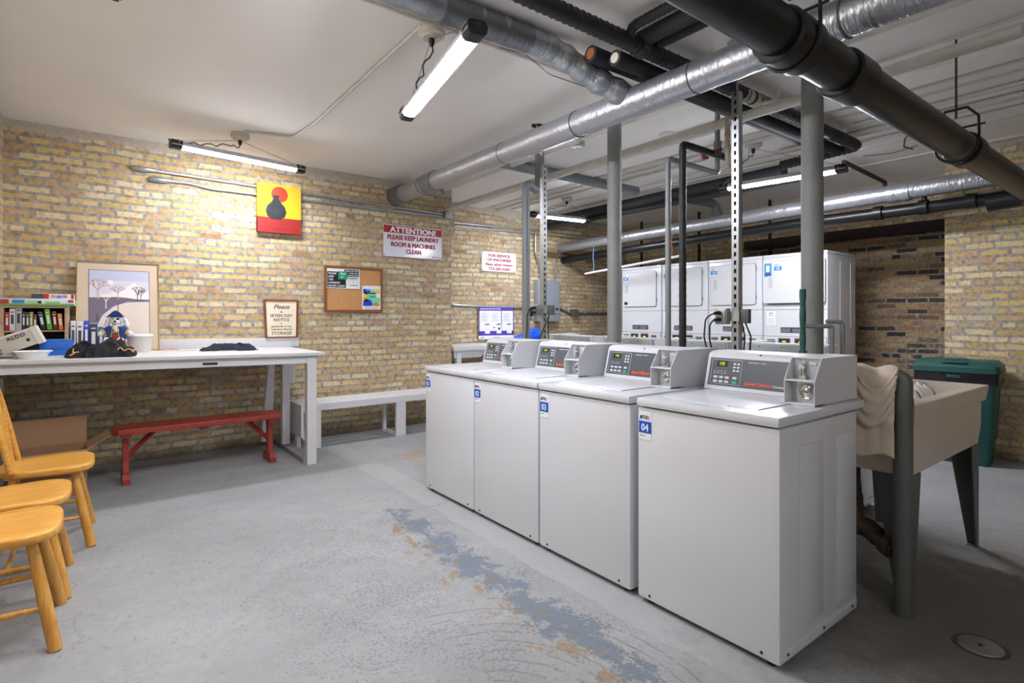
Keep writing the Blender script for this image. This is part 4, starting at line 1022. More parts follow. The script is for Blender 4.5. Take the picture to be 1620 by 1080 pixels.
b = MB(); b.box(TX1 - .16, TX1 - .09, .20, .27, 0.05, TZ - .03, M=Matrix.Translation((0, .0, 0)) @ Matrix.Shear('XY', 4, (0, 0)) if False else None); b.build('leg', M_PAINTW, t, bevel=.003, smooth=0)
b = MB(); b.prism([(TX1 - .30, .05), (TX1 - .20, .05), (TX1 - .17, TZ - .03), (TX1 - .22, TZ - .03)], .43, .47, 'y'); b.build('rear_post', M_PAINTW, t, bevel=.002, smooth=0)
b = MB(); b.box(TX1 - .02 - .03, TX1 + .04, .49, .53, .60, TZ - .03); b.build('hanging_board', M_PAINTW, t, bevel=.002, smooth=0)
b = MB(); b.box(TX1 - .15, TX1 - .07, yl + .05, .53, 0, .045); b.build('foot_rail', mat('grey_rail', '#8c8e90', .6, 0, .1, 8), t, bevel=.002, smooth=0)
b = MB(); b.box(XL + .045, XL + .10, yl + .02, yl + .07, 0, TZ - .09); b.build('iron_leg', M_LEG, t, bevel=.002, smooth=0)
b = MB(); b.box(XL + .02, TX1 - .1, .1, .14, TZ - .095, TZ - .028); b.build('cross_rail', M_PAINTW, t, smooth=0)

for ch_ in t.children:
    if ch_.name.split('.')[0] in ('tabletop', 'backboard', 'apron', 'drawer_slot'):
        ch_.rotation_euler = (0, .012, 0); ch_.location = (0, 0, .0192)
# red bench
t = thing('red_bench', 'red painted wooden bench standing in front of the back wall below the table', 'bench', (.72, 5.24, 0), .015)
L2 = .615
b = MB()
poly = [(-L2, -.10), (-L2 + .035, -.14), (L2 - .035, -.14), (L2, -.10), (L2, .10), (L2 - .035, .14), (-L2 + .035, .14), (-L2, .10)]
b.prism(poly, .385, .425, 'z'); b.build('seat', M_REDP, t, bevel=.004, smooth=0)
for s in (-1, 1):
    x = s * (L2 - .085)
    b = MB()
    prof = [(-.055, .05), (.055, .05), (.035, .16), (.034, .26), (.055, .385), (-.055, .385), (-.034, .26), (-.035, .16)]
    b.prism(prof, x - .02, x + .02, 'x')
    b.prism([(-.13, 0), (-.04, 0), (-.03, .02), (.03, .02), (.04, 0), (.13, 0), (.13, .045), (.10, .08), (-.10, .08), (-.13, .045)], x - .026, x + .026, 'x')
    b.build('leg', M_REDP, t, bevel=.003, smooth=0)
    b = MB(); b.box(x - .035, x + .035, -.12, .12, .36, .386); b.build('cleat', M_REDP, t, bevel=.002, smooth=0)
    b = MB(); b.tube([(x - s * .015, 0, .20), (x - s * .19, 0, .375)], .020, 4); b.build('brace', M_REDP, t, smooth=0)
b = MB(); b.box(-.03, .03, -.12, .12, .36, .386); b.build('cleat', M_REDP, t, bevel=.002, smooth=0)

# white slatted bench
t = thing('white_bench', 'long white slatted bench along the brick wall between the table and the washers', 'bench', (1.60, 5.44, 0), .02)
Lb = 1.86
for k in range(4):
    y = k * .108
    b = MB(); b.box(.0, Lb, y, y + .088, .395, .43); b.build('slat', M_PAINTW2, t, bevel=.003, smooth=0)
b = MB(); b.box(0.0, Lb, -.022, 0, .365, .432); b.build('front_rail', M_PAINTW2, t, bevel=.002, smooth=0)
b = MB(); b.box(-.022, .0, -.02, .41, .12, .432); b.build('end_panel', M_PAINTW2, t, bevel=.002, smooth=0)
b = MB(); b.box(-.02, .018, .12, .19, 0, .12); b.build('leg', M_PAINTW2, t, bevel=.002, smooth=0)
for x in (.14, 1.03):
    b = MB(); b.box(x - (.03 if x < .5 else .05), x + .03 + (.03 if x > .5 else 0), -.02, .02, 0, .37); b.build('leg', M_PAINTW2, t, bevel=.002, smooth=0)
    b = MB(); b.box(x - .05, x - .015, .30, .345, 0, .395); b.build('leg', M_PAINTW2, t, bevel=.002, smooth=0)
    b = MB(); b.box(x - .045, x - .02, .0, .32, .0, .035); b.build('foot_rail', M_PAINTW2, t, bevel=.002, smooth=0)

# ================================================================ CHAIRS
def make_chair(label, loc, rot):
    """spindle-back side chair; front faces local -Y"""
    t = thing('spindle_back_chair', label, 'chair', loc, rot, 'honey-coloured spindle-back chairs at the left edge')
    # saddle seat outline
    pts = []
    for k in range(32):
        a = 2 * PI * k / 32
        c, s = math.cos(a), math.sin(a)
        e1, e2 = (.52, .50) if s < 0 else (.62, .75)
        x = (.212 - .018 * s) * (abs(c) ** e1) * (1 if c > 0 else -1)
        y = .205 * (abs(s) ** e2) * (1 if s > 0 else -1) - (.016 * (1 - c * c) if s < 0 else 0)
        pts.append((x * (1.02 if s < 0 else .96), y))
    b = MB(); bm = b.bm; rings = []
    for (sc, z) in ((.93, .418), (.985, .424), (1.0, .432), (1.0, .447), (.985, .455), (.96, .4575), (.7, .4535), (.4, .450)):
        rings.append([bm.verts.new((x * sc, y * sc, z)) for x, y in pts])
    for a_, b_ in zip(rings, rings[1:]):
        for k in range(32): bm.faces.new([a_[k], a_[(k + 1) % 32], b_[(k + 1) % 32], b_[k]])
    bm.faces.new(rings[0][::-1]); bm.faces.new(rings[-1])
    bmesh.ops.recalc_face_normals(bm, faces=bm.faces)
    b.build('seat', M_CHAIR, t, smooth=50)
    feet = {}
    for sx in (-1, 1):
        for sy in (-1, 1):
            top = Vector((sx * .135, sy * .125, .43)); bot = Vector((sx * (.215 if sy < 0 else .20), sy * .205, 0))
            feet[(sx, sy)] = (top, bot)
            b = MB(); b.tube([top, top.lerp(bot, .35), top.lerp(bot, .75), bot], .017, 16, step=.03, rfun=lambda s, i: .0165 + .0065 * math.sin(min(1, s / .44) * PI * .62))
            b.build('leg', M_CHAIRL, t, smooth=60)
    def at(k, f): return feet[k][0].lerp(feet[k][1], f)
    for sx in (-1, 1):
        b = MB(); a1, a2 = at((sx, -1), .62), at((sx, 1), .62); b.tube([a1, a1.lerp(a2, .5), a2], .008, 12, step=.04, rfun=lambda s, i: .0085 + .004 * math.sin(min(1, s / .35) * PI)); b.build('side_stretcher', M_CHAIRL, t, smooth=60)
    m1 = at((-1, -1), .62).lerp(at((-1, 1), .62), .5); m2 = at((1, -1), .62).lerp(at((1, 1), .62), .5)
    b = MB(); b.tube([m1, m2], .010, 12); b.build('middle_stretcher', M_CHAIRL, t, smooth=60)
    b = MB(); b.tube([at((-1, 1), .45), at((1, 1), .45)], .009, 12); b.build('rear_stretcher', M_CHAIRL, t, smooth=60)
    # hoop and spindles, raked back
    hoop = []
    for k in range(25):
        a = PI * k / 24
        x = -.185 * math.cos(a) * (1 + .08 * math.sin(a)); z = .455 + .50 * math.sin(a) ** .72
        hoop.append((x, .115 + (z - .455) * .20 + .02, z))
    b = MB(); b.tube(hoop, .0155, 12); b.build('hoop', M_CHAIR, t, smooth=60)
    for k in range(5):
        x = (-2 + k) * .062; xt = x * 1.25
        a = math.acos(max(-1, min(1, -xt / .195))); zt = .455 + .50 * math.sin(a) ** .72
        b = MB(); b.tube([(x, .150, .45), ((x + xt) / 2, .148 + (zt - .455) * .09, (.45 + zt) / 2), (xt, .135 + (zt - .455) * .20, zt)], .008, 10, step=.05, rfun=lambda s, i: .0068 + .0028 * math.sin(min(1, s / .5) * PI)); b.build('spindle', M_CHAIR, t, smooth=60)
    return t
ch = make_chair('honey wooden spindle-back chair farthest from the camera, by the cardboard box', (-.22, 4.10, 0), PI / 2)
dup(ch, (-.31, 3.45, 0), PI / 2, 'honey wooden spindle-back chair in the middle of the three at the left edge')
dup(ch, (-.325, 2.97, 0), PI / 2, 'honey wooden spindle-back chair nearest the camera at the left edge')

# cardboard box
t = thing('cardboard_box', 'open brown cardboard box with raised flaps on the floor behind the chairs', 'box', (-.28, 5.22, 0), .03)
w_, d_, h_ = .235, .16, .32
b = MB()
for (x0, x1, y0, y1) in ((-w_, w_, -d_, -d_ + .004), (-w_, w_, d_ - .004, d_), (-w_, -w_ + .004, -d_, d_), (w_ - .004, w_, -d_, d_)): b.box(x0, x1, y0, y1, 0, h_)
b.box(-w_, w_, -d_, d_, 0, .004); b.build('carton', M_CARD, t, smooth=0)
def flap(M, w0, w1, l, name='flap'):
    b = MB(); b.prism([(-w0, 0), (w0, 0), (w1, l), (-w1, l)], -.002, .002, 'y', M=M); return b.build(name, M_CARDIN, t, smooth=0)
flap(Matrix.Translation((0, d_, h_)) @ Matrix.Rotation(-.12, 4, 'X'), w_, w_, .20)
flap(Matrix.Translation((w_, 0, h_)) @ Matrix.Rotation(PI / 2, 4, 'Z') @ Matrix.Rotation(1.05, 4, 'X') @ Matrix.Rotation(0, 4, 'Y'), d_, d_ - .01, .155)
flap(Matrix.Translation((-w_, 0, h_)) @ Matrix.Rotation(PI / 2, 4, 'Z') @ Matrix.Rotation(-.45, 4, 'X'), d_, d_ - .01, .19)
flap(Matrix.Translation((0, -d_, h_)) @ Matrix.Rotation(2.75, 4, 'X'), w_, w_, .15)
b = MB()
for k in range(3): b.box(.02, .12, -d_ - .002, -d_, .05 + k * .02, .055 + k * .02)
b.build('print', mat('print_brown', '#5c4636', .8), t, smooth=0)

# ================================================================ THINGS ON THE TABLE
def onY(u, Y): return P(u, 500, Y=Y).x
SZ = TZ
SNAP = set(o.name for o in COL.objects)
# crate shelf
xr = onY(108, 5.52)
sx0, sx1 = XL + .02, xr; sy0, sy1 = 5.52, 5.83; ztop = SZ + .375
t = thing('crate_shelf', 'low open wooden crate used as a bookshelf on the table by the left wall', 'shelf', ((sx0 + sx1) / 2, (sy0 + sy1) / 2, SZ))
hw = (sx1 - sx0) / 2; hd = .155
M_PINE = wood_mat('pine', '#b8987a', '#d0b498', .6)
b = MB(); b.box(-hw, hw, -hd, hd, .355, .375); b.build('top_board', M_PINE, t, smooth=0)
b = MB(); b.box(-hw, hw, -hd, hd, .0, .015); b.build('bottom_board', M_PINE, t, smooth=0)
for s in (-1, 1):
    b = MB(); b.box(min(s * hw, s * (hw - .022)), max(s * hw, s * (hw - .022)), -hd, hd, .015, .355); b.build('side_board', M_PINE, t, smooth=0)
b = MB(); b.box(-hw + .02, hw - .02, -hd + .02, hd - .01, .172, .182); b.build('shelf_board', M_PINE, t, smooth=0)
b = MB()
for s in (-1, 1):
    b.prism([(s * .04, .36), (s * (.04 + .012), .36), (s * (hw - .02), .19), (s * (hw - .035), .185)], hd - .02, hd - .012, 'y')
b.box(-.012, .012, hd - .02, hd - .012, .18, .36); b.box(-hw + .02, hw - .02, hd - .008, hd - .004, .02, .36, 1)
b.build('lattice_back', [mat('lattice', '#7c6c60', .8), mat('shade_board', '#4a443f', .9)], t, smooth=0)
def book(x, y, z, w, h, d, col, lab, tilt=0, band=None, group='books on the crate shelf and table'):
    M_ = mat('cover_' + col.strip('#'), col, .5)
    o = thing('book', lab, 'book', (x, y, z), 0, group); o.rotation_euler = (0, tilt, 0)
    b = MB(); b.box(0, w, 0, .002 * 0 + d, 0, h, bev=.0015); c = b.build('cover', M_, o, smooth=30)
    b = MB(); b.box(.002, w - .002, .004, d + .0015, .003, h + .0012); b.build('pages', M_PAPER, o, smooth=0)
    b = MB(); bc = band or ('#f2f0ea' if sum(srgb(col)[:3]) < 1.3 else '#44485a')
    b.box(w * .25, w * .75, -.0012, .0002, h * .30, h * .72); b.box(w * .2, w * .8, -.0012, .0002, h * .82, h * .86); b.build('spine_title', mat('title_' + bc.strip('#'), bc, .6), o, smooth=0)
yb = 5.54; zu = SZ + .182
specs = [(.024, .135, '#b8292c', 'red book at the left end of the crate shelf', 0), (.032, .165, '#e6e6e8', 'white book right of the red one on the crate shelf', 0),
         (.034, .18, '#c9c8c4', 'tall pale grey book on the crate shelf', 0), (.020, .14, '#2e3a38', 'dark green-black book on the crate shelf', 0),
         (.020, .135, '#1f4a3f', 'small bottle-green book on the crate shelf', 0), (.018, .14, '#c8a448', 'thin mustard book on the crate shelf', 0), (.022, .12, '#3a3230', 'small dark brown book behind the shoe box lid', 0)]
x = sx0 + .026
for i, (w__, h__, c__, lab, tl) in enumerate(specs):
    book(x, yb, zu, w__, h__, .11, c__, lab, tl); x += w__ + .002
x += .022
for (w__, h__, c__, lab, tl) in ((.030, .135, '#2d3338', 'leaning black book behind the shoe box lid', -.16), (.030, .160, '#6cc02c', 'leaning bright green and white book on the crate shelf', -.12),
                                 (.026, .14, '#7a2a22', 'dark red book between the green and the orange ones', -.09), (.026, .125, '#e8852c', 'orange and white book at the right end of the crate shelf', -.09)):
    book(x, yb, zu + .004, w__, h__, .11, c__, lab, tl); x += w__ + .007
# books standing on the table right of the crate
x = sx1 + .012
for (w__, h__, c__, lab, bd) in ((.032, .255, '#dfe3e6', 'pale book standing against the crate side', None), (.040, .250, '#e9e7e2', 'thick white book right of the crate', None), (.030, .26, '#2a50c4', 'royal blue book among the table books', '#f2f2f2'),
                             (.050, .235, '#3c4458', 'slate book among the table books', None), (.034, .21, '#2573b4', 'mid-blue book among the table books', None), (.030, .18, '#d8c6a8', 'small tan book among the table books', None),
                             (.036, .245, '#e2e2e4', 'white book next to the plush dog', None), (.034, .22, '#2f2d2c', 'black book behind the plush dog', None)):
    book(x, 5.60, SZ, w__, h__, .15, c__, lab, 0, bd); x += w__ + .006
# two flat game boxes on the crate
def flatbox(name, lab, x0, x1, y0, y1, z, h, cols, group=None):
    o = thing(name, lab, 'box', ((x0 + x1) / 2, (y0 + y1) / 2, z)); W2 = (x1 - x0) / 2; D2 = (y1 - y0) / 2
    b = MB(); b.box(-W2, W2, -D2, D2, 0, h * .98, bev=.002); b.build('carton', mat('c_' + cols[0].strip('#'), cols[0], .4), o, smooth=30)
    for (f0, f1, g0, g1, c) in cols[1:]:
        b = MB(); b.box(-W2 + f0 * 2 * W2, -W2 + f1 * 2 * W2, -D2 - .0015, -D2 + .001, g0 * h, g1 * h); b.build('print', mat('c_' + c.strip('#'), c, .4), o, smooth=0)
    return o
xa = onY(118, 5.50)
flatbox('puzzle_box', 'wide pale blue and green puzzle box lying on the crate shelf', XL + .015, xa, 5.50, 5.80, ztop + SZ * 0, .050,
        ['#d6e6ee', (.0, 1, .0, .25, '#62b84a'), (.02, .13, .2, .85, '#c03038'), (.17, .33, .3, .8, '#3a86c8'), (.36, .55, .3, .75, '#a8d4a0'), (.6, .8, .25, .6, '#8fc878'), (.91, .985, .45, .85, '#c8323a'), (.5, .56, .2, .6, '#f2f2f2')])
o = flatbox('puzzle_box', 'smaller red and white picture puzzle box on top of the wide one', onY(50, 5.52), onY(117, 5.52), 5.52, 5.78, ztop + .050, .040,
        ['#e4e4e8', (.0, .28, .05, .95, '#4a4550'), (.28, .40, .05, .95, '#c42a3a'), (.44, .56, .2, .8, '#d8a078'), (.58, .70, .15, .75, '#6a8ac8'), (.72, .84, .25, .8, '#d87a8a'), (.93, 1, .05, .95, '#c42a3a')])
# shoe box, tilted, with its lid
a = P(2, 560, Y=5.22)
t = thing('shoe_box', 'beige cardboard shoe box tilted on the table in front of the crate', 'shoe box', (-.49, 5.19, SZ + .026), 0)
R_ = Matrix.Rotation(-.40, 4, 'Y')
b = MB(); b.box(-.06, .19, -.11, .11, .0, .115, M=R_, bev=.002); b.build('carton', mat('beige_card', '#c3bbb0', .6), t, smooth=30)
b = MB(); b.box(.188, .222, -.115, .115, -.006, .122, M=R_); b.box(-.05, .19, -.115, -.110, .105, .120, M=R_); b.build('lid', mat('pale_card', '#d8d3ca', .6), t, smooth=0)
b = MB(); b.text('ALDO', .036, .10, .078, -.1162, M=R_, bold=.0004, sp=1.1); b.build('lettering', M_LETK, t, smooth=0)
b = MB(); b.tube([(.15, -.1105, .045), (.15, -.1125, .045)], .011, 16, M=R_)
for k in range(9): b.box(-.04 + k * .004, -.038 + k * .004, -.112, -.110, .006, .022, M=R_)
for k in range(2): b.box(-.045, -.0, -.112, -.110, .03 + k * .009, .034 + k * .009, M=R_)
b.build('thumb_hole', M_LETK, t, smooth=0)
b = MB(); b.box(.0, .18, -.05, .14, -.0, .034); b.build('carton_body', mat('white_card', '#d9d9da', .6), thing('carton', 'flat white carton under the tilted shoe box', 'box', (-.46, 5.25, SZ)), smooth=0)
# foam tray
x = P(52, 558, Y=4.99); t_ = MB()
t_.lathe([(0, .004), (.055, .004), (.078, .030), (.092, .034), (.092, .031), (.08, .027), (.058, 0), (0, 0)], 28)
o = t_.build('foam_bowl', mat('foam_white', '#f2f2f2', .5), loc=(x.x, 4.99, SZ)); o.scale = (1.15, .9, 1.6); tag(o, 'shallow white foam tray on the table in front of the shoe box', 'tray')
# blue box
x0, x1 = onY(64, 5.30), onY(113, 5.30)
t = thing('blue_box', 'bright blue cardboard box with pencilled writing, half under the black garment', 'box', ((x0 + x1) / 2, 5.40, SZ), .03)
b = MB(); W2 = (x1 - x0) / 2 + .01; b.box(-W2, W2, -.09, .09, 0, .105, bev=.003); b.build('carton', mat('box_blue', '#1f68cc', .5), t, smooth=30)
b = MB(); b.box(-W2 + .02, W2 - .01, -.075, .085, .105, .118); b.build('blue_wrapper', mat('wrap_blue', '#2f86c8', .35, 0, .3, 20), t, bevel=.003)
b = MB(); b.text('Bargain F', .024, 0.01, .045, -.0915, bold=.0001, shear=.2); b.build('lettering', mat('pencil_blue', '#0f3f8f', .6), t, smooth=0)
# crumpled garments
def cloth(name, lab, c, w, d, h, m, seed, trim=None, rotz=0, cat='garment'):
    t = thing(name, lab, cat, c, rotz)
    def f(u, v):
        x = (u - .5) * 2; y = (v - .5) * 2
        e = max(0, 1 - abs(x) ** 2.6) * max(0, 1 - abs(y) ** 2.4)
        n1 = noise.noise(Vector((x * 2.2 + seed, y * 2.0, seed))); n2 = noise.noise(Vector((x * 5 + seed, y * 4.2, seed + 3)))
        n3 = abs(noise.noise(Vector((x * 3.2 + y * 2 + seed, y * 6, seed))))
        ridge = 1 - abs(noise.noise(Vector((x * 1.6 + y * 2.4 + seed, y * 1.2 - x * 1.5, seed * 2)))) * 2.6
        z = h * e ** .5 * (.46 + .35 * n1 + .18 * n2 - .35 * n3 + .38 * max(0, ridge)) + .003
        return Vector((x * w * (1 + .13 * noise.noise(Vector((seed, y * 2.3, 1)))) + .02 * n1, y * d * (1 + .16 * noise.noise(Vector((x * 2.5, seed, 2)))) + .015 * n2, max(.002, z)))
    b = MB(); b.grid(f, 96, 66); b.build('fabric', m, t, smooth=80)
    if trim:
        b = MB()
        for path in trim:
            pts = [f(u, v) + Vector((0, 0, .004)) for u, v in path]
            b.tube(pts, .0045, 6, step=.01)
        b.build('piping', M_TAN, t, smooth=60)
    return t
x0, x1 = onY(104, 5.02), onY(214, 5.02)
cloth('black_garment', 'crumpled black garment with tan piping on the table edge, in front of the plush dog', ((x0 + x1) / 2, 5.02, SZ), (x1 - x0) / 2, .13, .155, M_CLOTHB, 3.3,
      [[(.10, .9 - k * .085) for k in range(11)], [(.03 + .02 * k, .03) for k in range(8)], [(.72 + .025 * k, .05 + .05 * abs(math.sin(k * .7))) for k in range(11)], [(.55 + .04 * k, .35 + .1 * math.sin(k)) for k in range(11)], [(.97, .1 + .07 * k) for k in range(11)]])
x0, x1 = onY(317, 5.45), onY(404, 5.45)
cloth('navy_garment', 'flat crumpled dark navy garment lying towards the back of the table', ((x0 + x1) / 2, 5.45, SZ), (x1 - x0) / 2, .10, .075, M_CLOTHN, 8.1)
# papers
for (u, v, w__, d__, c, r, lab) in ((258, 555, .11, .07, '#c88a78', .1, 'salmon leaflet on the table right of the painting'), (285, 556, .12, .08, '#d9cfc0', -.1, 'pale magazine beside the salmon leaflet'),
                                (345, 556, .13, .08, '#c9d6b8', .15, 'pale green-edged paper under the magazines on the table'), (352, 553, .13, .085, '#cfae90', .32, 'colour magazine on top of the papers near the navy garment'), (232, 556, .07, .05, '#efe9df', .0, 'small white card on the table below the painting')):
    p = P(u, v, Z=SZ + .004)
    b = MB(); b.box(-w__, w__, -d__, d__, 0, .004, bev=.0008); o = b.build('magazine', mat('mag_' + c.strip('#'), c, .45, 0, .25, 30), loc=(p.x, p.y, SZ + (.0042 if u == 352 else 0)), rot=(0, 0, r), smooth=0); tag(o, lab, 'paper', 'papers on the work table')
p = P(265, 546.5, Z=SZ + .01); b = MB(); b.box(-.05, .05, -.012, .012, 0, .008, bev=.002); o = b.build('black_marker', M_BLACK, loc=(p.x, p.y, SZ)); tag(o, 'thin black object lying against the backboard right of the painting', 'pen')
# landscape print leaning on the wall
def leaning(name, lab, u0, u1, zt, ytop, ybot, zb=SZ, cat='picture'):
    xa, xb = onY(u0, ytop + .03), onY(u1, ytop + .03)
    L = math.hypot(zt - zb, ybot - ytop) if False else math.hypot(zt - zb, ytop - ybot)
    o = thing(name, lab, cat, ((xa + xb) / 2, ybot, zb)); o.rotation_euler = (-math.atan2(ytop - ybot, zt - zb), 0, 0)
    return o, (xb - xa) / 2, L
o, W2, L = leaning('framed_landscape', 'thin-framed winter lake print with beige mat leaning on the brick wall', 121, 250, P(180, 418, Y=5.86).z, 5.88, 5.74)
b = MB(); fr = .007
b.box(-W2, W2, -.012, .008, 0, fr); b.box(-W2, W2, -.012, .008, L - fr, L); b.box(-W2, -W2 + fr, -.012, .008, 0, L); b.box(W2 - fr, W2, -.012, .008, 0, L); b.build('frame', mat('brass_frame', '#9a8452', .3, .8), o, smooth=0)
b = MB(); b.box(-W2 + fr, W2 - fr, -.004, .006, fr, L - fr); b.build('mat_board', mat('mat_beige', '#cdb99f', .7), o, smooth=0)
ax0, ax1, az0, az1 = -W2 + .085, W2 - .075, .075, L - .075
aw, ah = ax1 - ax0, az1 - az0
b = MB(); b.box(ax0 - .005, ax1 + .005, -.0052, -.004, az0 - .005, az1 + .005, 0); b.build('inner_border', mat('inner_border', '#6f5f6c', .6), o, smooth=0)
def X(f): return ax0 + f * aw
def Z(f): return az0 + f * ah
# picture: lavender sky, moon, pale mountain, dark far shore, curving pale lake, bare trees
b = MB(); b.box(ax0, ax1, -.0060, -.0052, az0, az1, 0)
b.box(ax0, ax1, -.0064, -.006, Z(.86), az1, 6)
b.prism([(X(0), Z(.60)), (X(.30), Z(.68)), (X(.50), Z(.70)), (X(.62), Z(.77)), (X(.75), Z(.84)), (X(.86), Z(.76)), (X(1), Z(.70)), (X(1), Z(.60))], -.0068, -.006, 'y', 1)
b.prism([(X(.34) + .055 * aw * math.cos(a), Z(.83) + .055 * aw * math.sin(a)) for a in [2 * PI * k / 20 for k in range(20)]], -.0068, -.006, 'y', 1)
b.prism([(X(0), Z(.0)), (X(0), Z(.62)), (X(.45), Z(.63)), (X(.62), Z(.62)), (X(.8), Z(.60)), (X(1), Z(.60)), (X(1), Z(.57)), (X(.62), Z(.56)), (X(.40), Z(.50)), (X(.22), Z(.38)), (X(.10), Z(.20)), (X(.05), Z(0))], -.0074, -.0066, 'y', 2)
b.prism([(X(.07), Z(0)), (X(.12), Z(.20)), (X(.24), Z(.36)), (X(.42), Z(.48)), (X(.62), Z(.545)), (X(1), Z(.56)), (X(1), Z(0))], -.0072, -.0064, 'y', 3)
def tree(cx, cz, s, m, rnd):
    random.seed(rnd)
    def br(x, z, a, l, wd, dep):
        x2, z2 = x + l * math.cos(a), z + l * math.sin(a)
        nx, nz = -math.sin(a) * wd, math.cos(a) * wd
        b.prism([(x - nx, z - nz), (x2 - nx * .6, z2 - nz * .6), (x2 + nx * .6, z2 + nz * .6), (x + nx, z + nz)], -.0082, -.0074, 'y', m)
        if dep: 
            for q in (-.55, -.1, .5): br(x2, z2, a + q + random.uniform(-.15, .15), l * .68, wd * .62, dep - 1)
    br(cx, cz, PI / 2, s * .33, s * .022, 3)
tree(X(.80), Z(.57), .17, 4, 1); tree(X(.86), Z(.57), .13, 4, 2); tree(X(.47), Z(.60), .15, 5, 3); tree(X(.14), Z(.60), .22, 5, 4); tree(X(.27), Z(.47), .17, 1, 5)
b.prism([(X(.46), Z(.35)), (X(.48), Z(.35)), (X(.475), Z(.56)), (X(.465), Z(.56))], -.0078, -.0072, 'y', 4); b.prism([(X(.10), Z(.30)), (X(.16), Z(.30)), (X(.13), Z(.44))], -.0082, -.0072, 'y', 4)
b.build('landscape_print', [mat('sky_lav', '#d2ccd8', .4), mat('snow_cream', '#ece4e0', .4), mat('shore_plum', '#6b5c6e', .4), mat('lake_pale', '#d8cbbd', .4), mat('tree_plum', '#4a3f50', .4), mat('tree_pink', '#b89c94', .4), mat('sky_blue_top', '#b9bdd4', .4)], o, smooth=0)
b = MB(); b.box(-W2 + fr, W2 - fr, -.0105, -.009, fr, L - fr)
# storage notice, leaning in a brown frame above the backboard
o, W2, L = leaning('storage_notice', 'small brown-framed storage notice standing on the backboard against the brick', 416, 470, P(443, 474, Y=5.9).z, 5.905, 5.885, 1.069, 'sign')
b = MB(); fr = .016
b.prism([(-W2 - .004, L), (-W2 + fr, L), (-W2 + fr + .012, 0), (-W2 + .014, 0)], -.014, .006, 'y'); b.prism([(W2 - fr, L), (W2 + .002, L - .01), (W2 - .012, 0), (W2 - fr - .012, 0)], -.014, .006, 'y')
b.box(-W2, W2, -.014, .006, L - fr, L); b.box(-W2 + .012, W2 - .012, -.014, .006, 0, fr * .7); b.build('frame', M_BROWN, o, smooth=0)
b = MB(); b.box(-W2 + fr, W2 - fr, -.004, .004, .01, L - .012); cd = b.build('card', M_CREAM, o, smooth=0)
b = MB()
for (s_, sz, f, sh, sx_) in (('Please', .062, .76, .35, 1.0), ('A', .030, .655, 0, 1.1), ('SEVEN DAY', .042, .545, 0, 1.02), ('NOTICE', .042, .435, 0, 1.02), ('IS', .018, .36, 0, 1.2), ('REQUESTED ON ALL', .021, .275, 0, 1.05), ('GARMENTS HELD IN', .021, .20, 0, 1.05), ('STORAGE', .044, .085, 0, 1.0)):
    b.text(s_, sz, 0, f * L, -.0048, bold=.0003, shear=sh, xs=sx_)
b.build('lettering', M_LETK, o, smooth=0)
# plastic tub
xt = onY(221, 5.50)
t = thing('plastic_tub', 'translucent lidded plastic tub on the table right of the plush dog', 'tub', (xt, 5.50, SZ))
b = MB(); b.lathe([(0, 0), (.080, 0), (.088, .135), (.09, .14)], 28); b.build('tub', mat('frosted_plastic', '#d9d6cf', .4, alpha=.92), t, smooth=60)
b = MB(); b.lathe([(0, .150), (.086, .150), (.094, .146), (.095, .134), (.09, .134)], 28); b.build('lid', mat('frosted_lid', '#e6e4df', .4), t, smooth=60)
# plush dog in a pirate coat
xd = onY(185, 5.42)
t = thing('plush_dog', 'white plush dog in a blue and gold pirate coat and hat sitting on the table', 'soft toy', (xd, 5.42, SZ + .088), -.25); t.scale = (.86, .86, .86)
M_PLUSH = mat('plush_white', '#e9e7e4', .95, 0, .08, 40, .5, 150); M_PBLUE = mat('coat_blue', '#24468c', .8, 0, .1, 30); M_GOLD = mat('gold_trim', '#e0b030', .6); M_PRED = mat('plush_red', '#b32a2a', .8)
b = MB()
b.ball((0, 0, .085), .062, sc=(1, .8, 1.25)); b.ball((0, -.005, .205), .052, sc=(1.0, .95, .92)); b.ball((0, -.045, .190), .028, sc=(1.15, 1, .8)); b.ball((0, -.01, .15), .038)
for s in (-1, 1):
    b.tube([(s * .045, -.01, .135), (s * .085, -.03, .105), (s * .110, -.045, .085)], .020, 12, r1=.022); b.ball((s * .115, -.05, .080), .024)
    b.tube([(s * .03, -.03, .02), (s * .05, -.10, .018)], .026, 12); b.ball((s * .052, -.115, .022), .028)
b.build('body', M_PLUSH, t, smooth=80)
for s in (-1, 1):
    b = MB(); b.tube([(s * .040, 0, .235), (s * .068, -.002, .205), (s * .078, -.005, .150)], .012, 12, step=.01, rfun=lambda q, i: .012 + .010 * min(1, q / .08)); b.build('ear', M_PLUSH, t, smooth=80)
b = MB()
b.ball((0, -.073, .197), .011, sc=(1.1, .7, .8)); b.ball((-.018, -.050, .218), .006); b.prism([(.006, .208), (.030, .210), (.028, .228), (.008, .226)], -.056, -.050, 'y'); b.tube([(-.012, -.066, .178), (0, -.070, .175), (.012, -.066, .178)], .002, 6)
b.build('face', M_BLACK, t, smooth=60)
b = MB()
for s in (-1, 1):
    b.tube([(s * .043, -.008, .138), (s * .080, -.028, .110), (s * .098, -.038, .096)], .027, 12, r1=.026)
    b.prism([(s * .016, .15), (s * .058, .145), (s * .075, .03), (s * .034, .03)], -.060, .045, 'y')
b.build('coat', M_PBLUE, t, bevel=.006, smooth=50)
b = MB()
for s in (-1, 1):
    b.tube([(s * .018, -.0635, .150), (s * .026, -.066, .09), (s * .034, -.0635, .030), (s * .074, -.0635, .030)], .0038, 8)
    b.tube([(s * .090, -.034, .102 + .0), (s * .100, -.040, .094)], .029, 12)
b.build('coat_trim', M_GOLD, t)
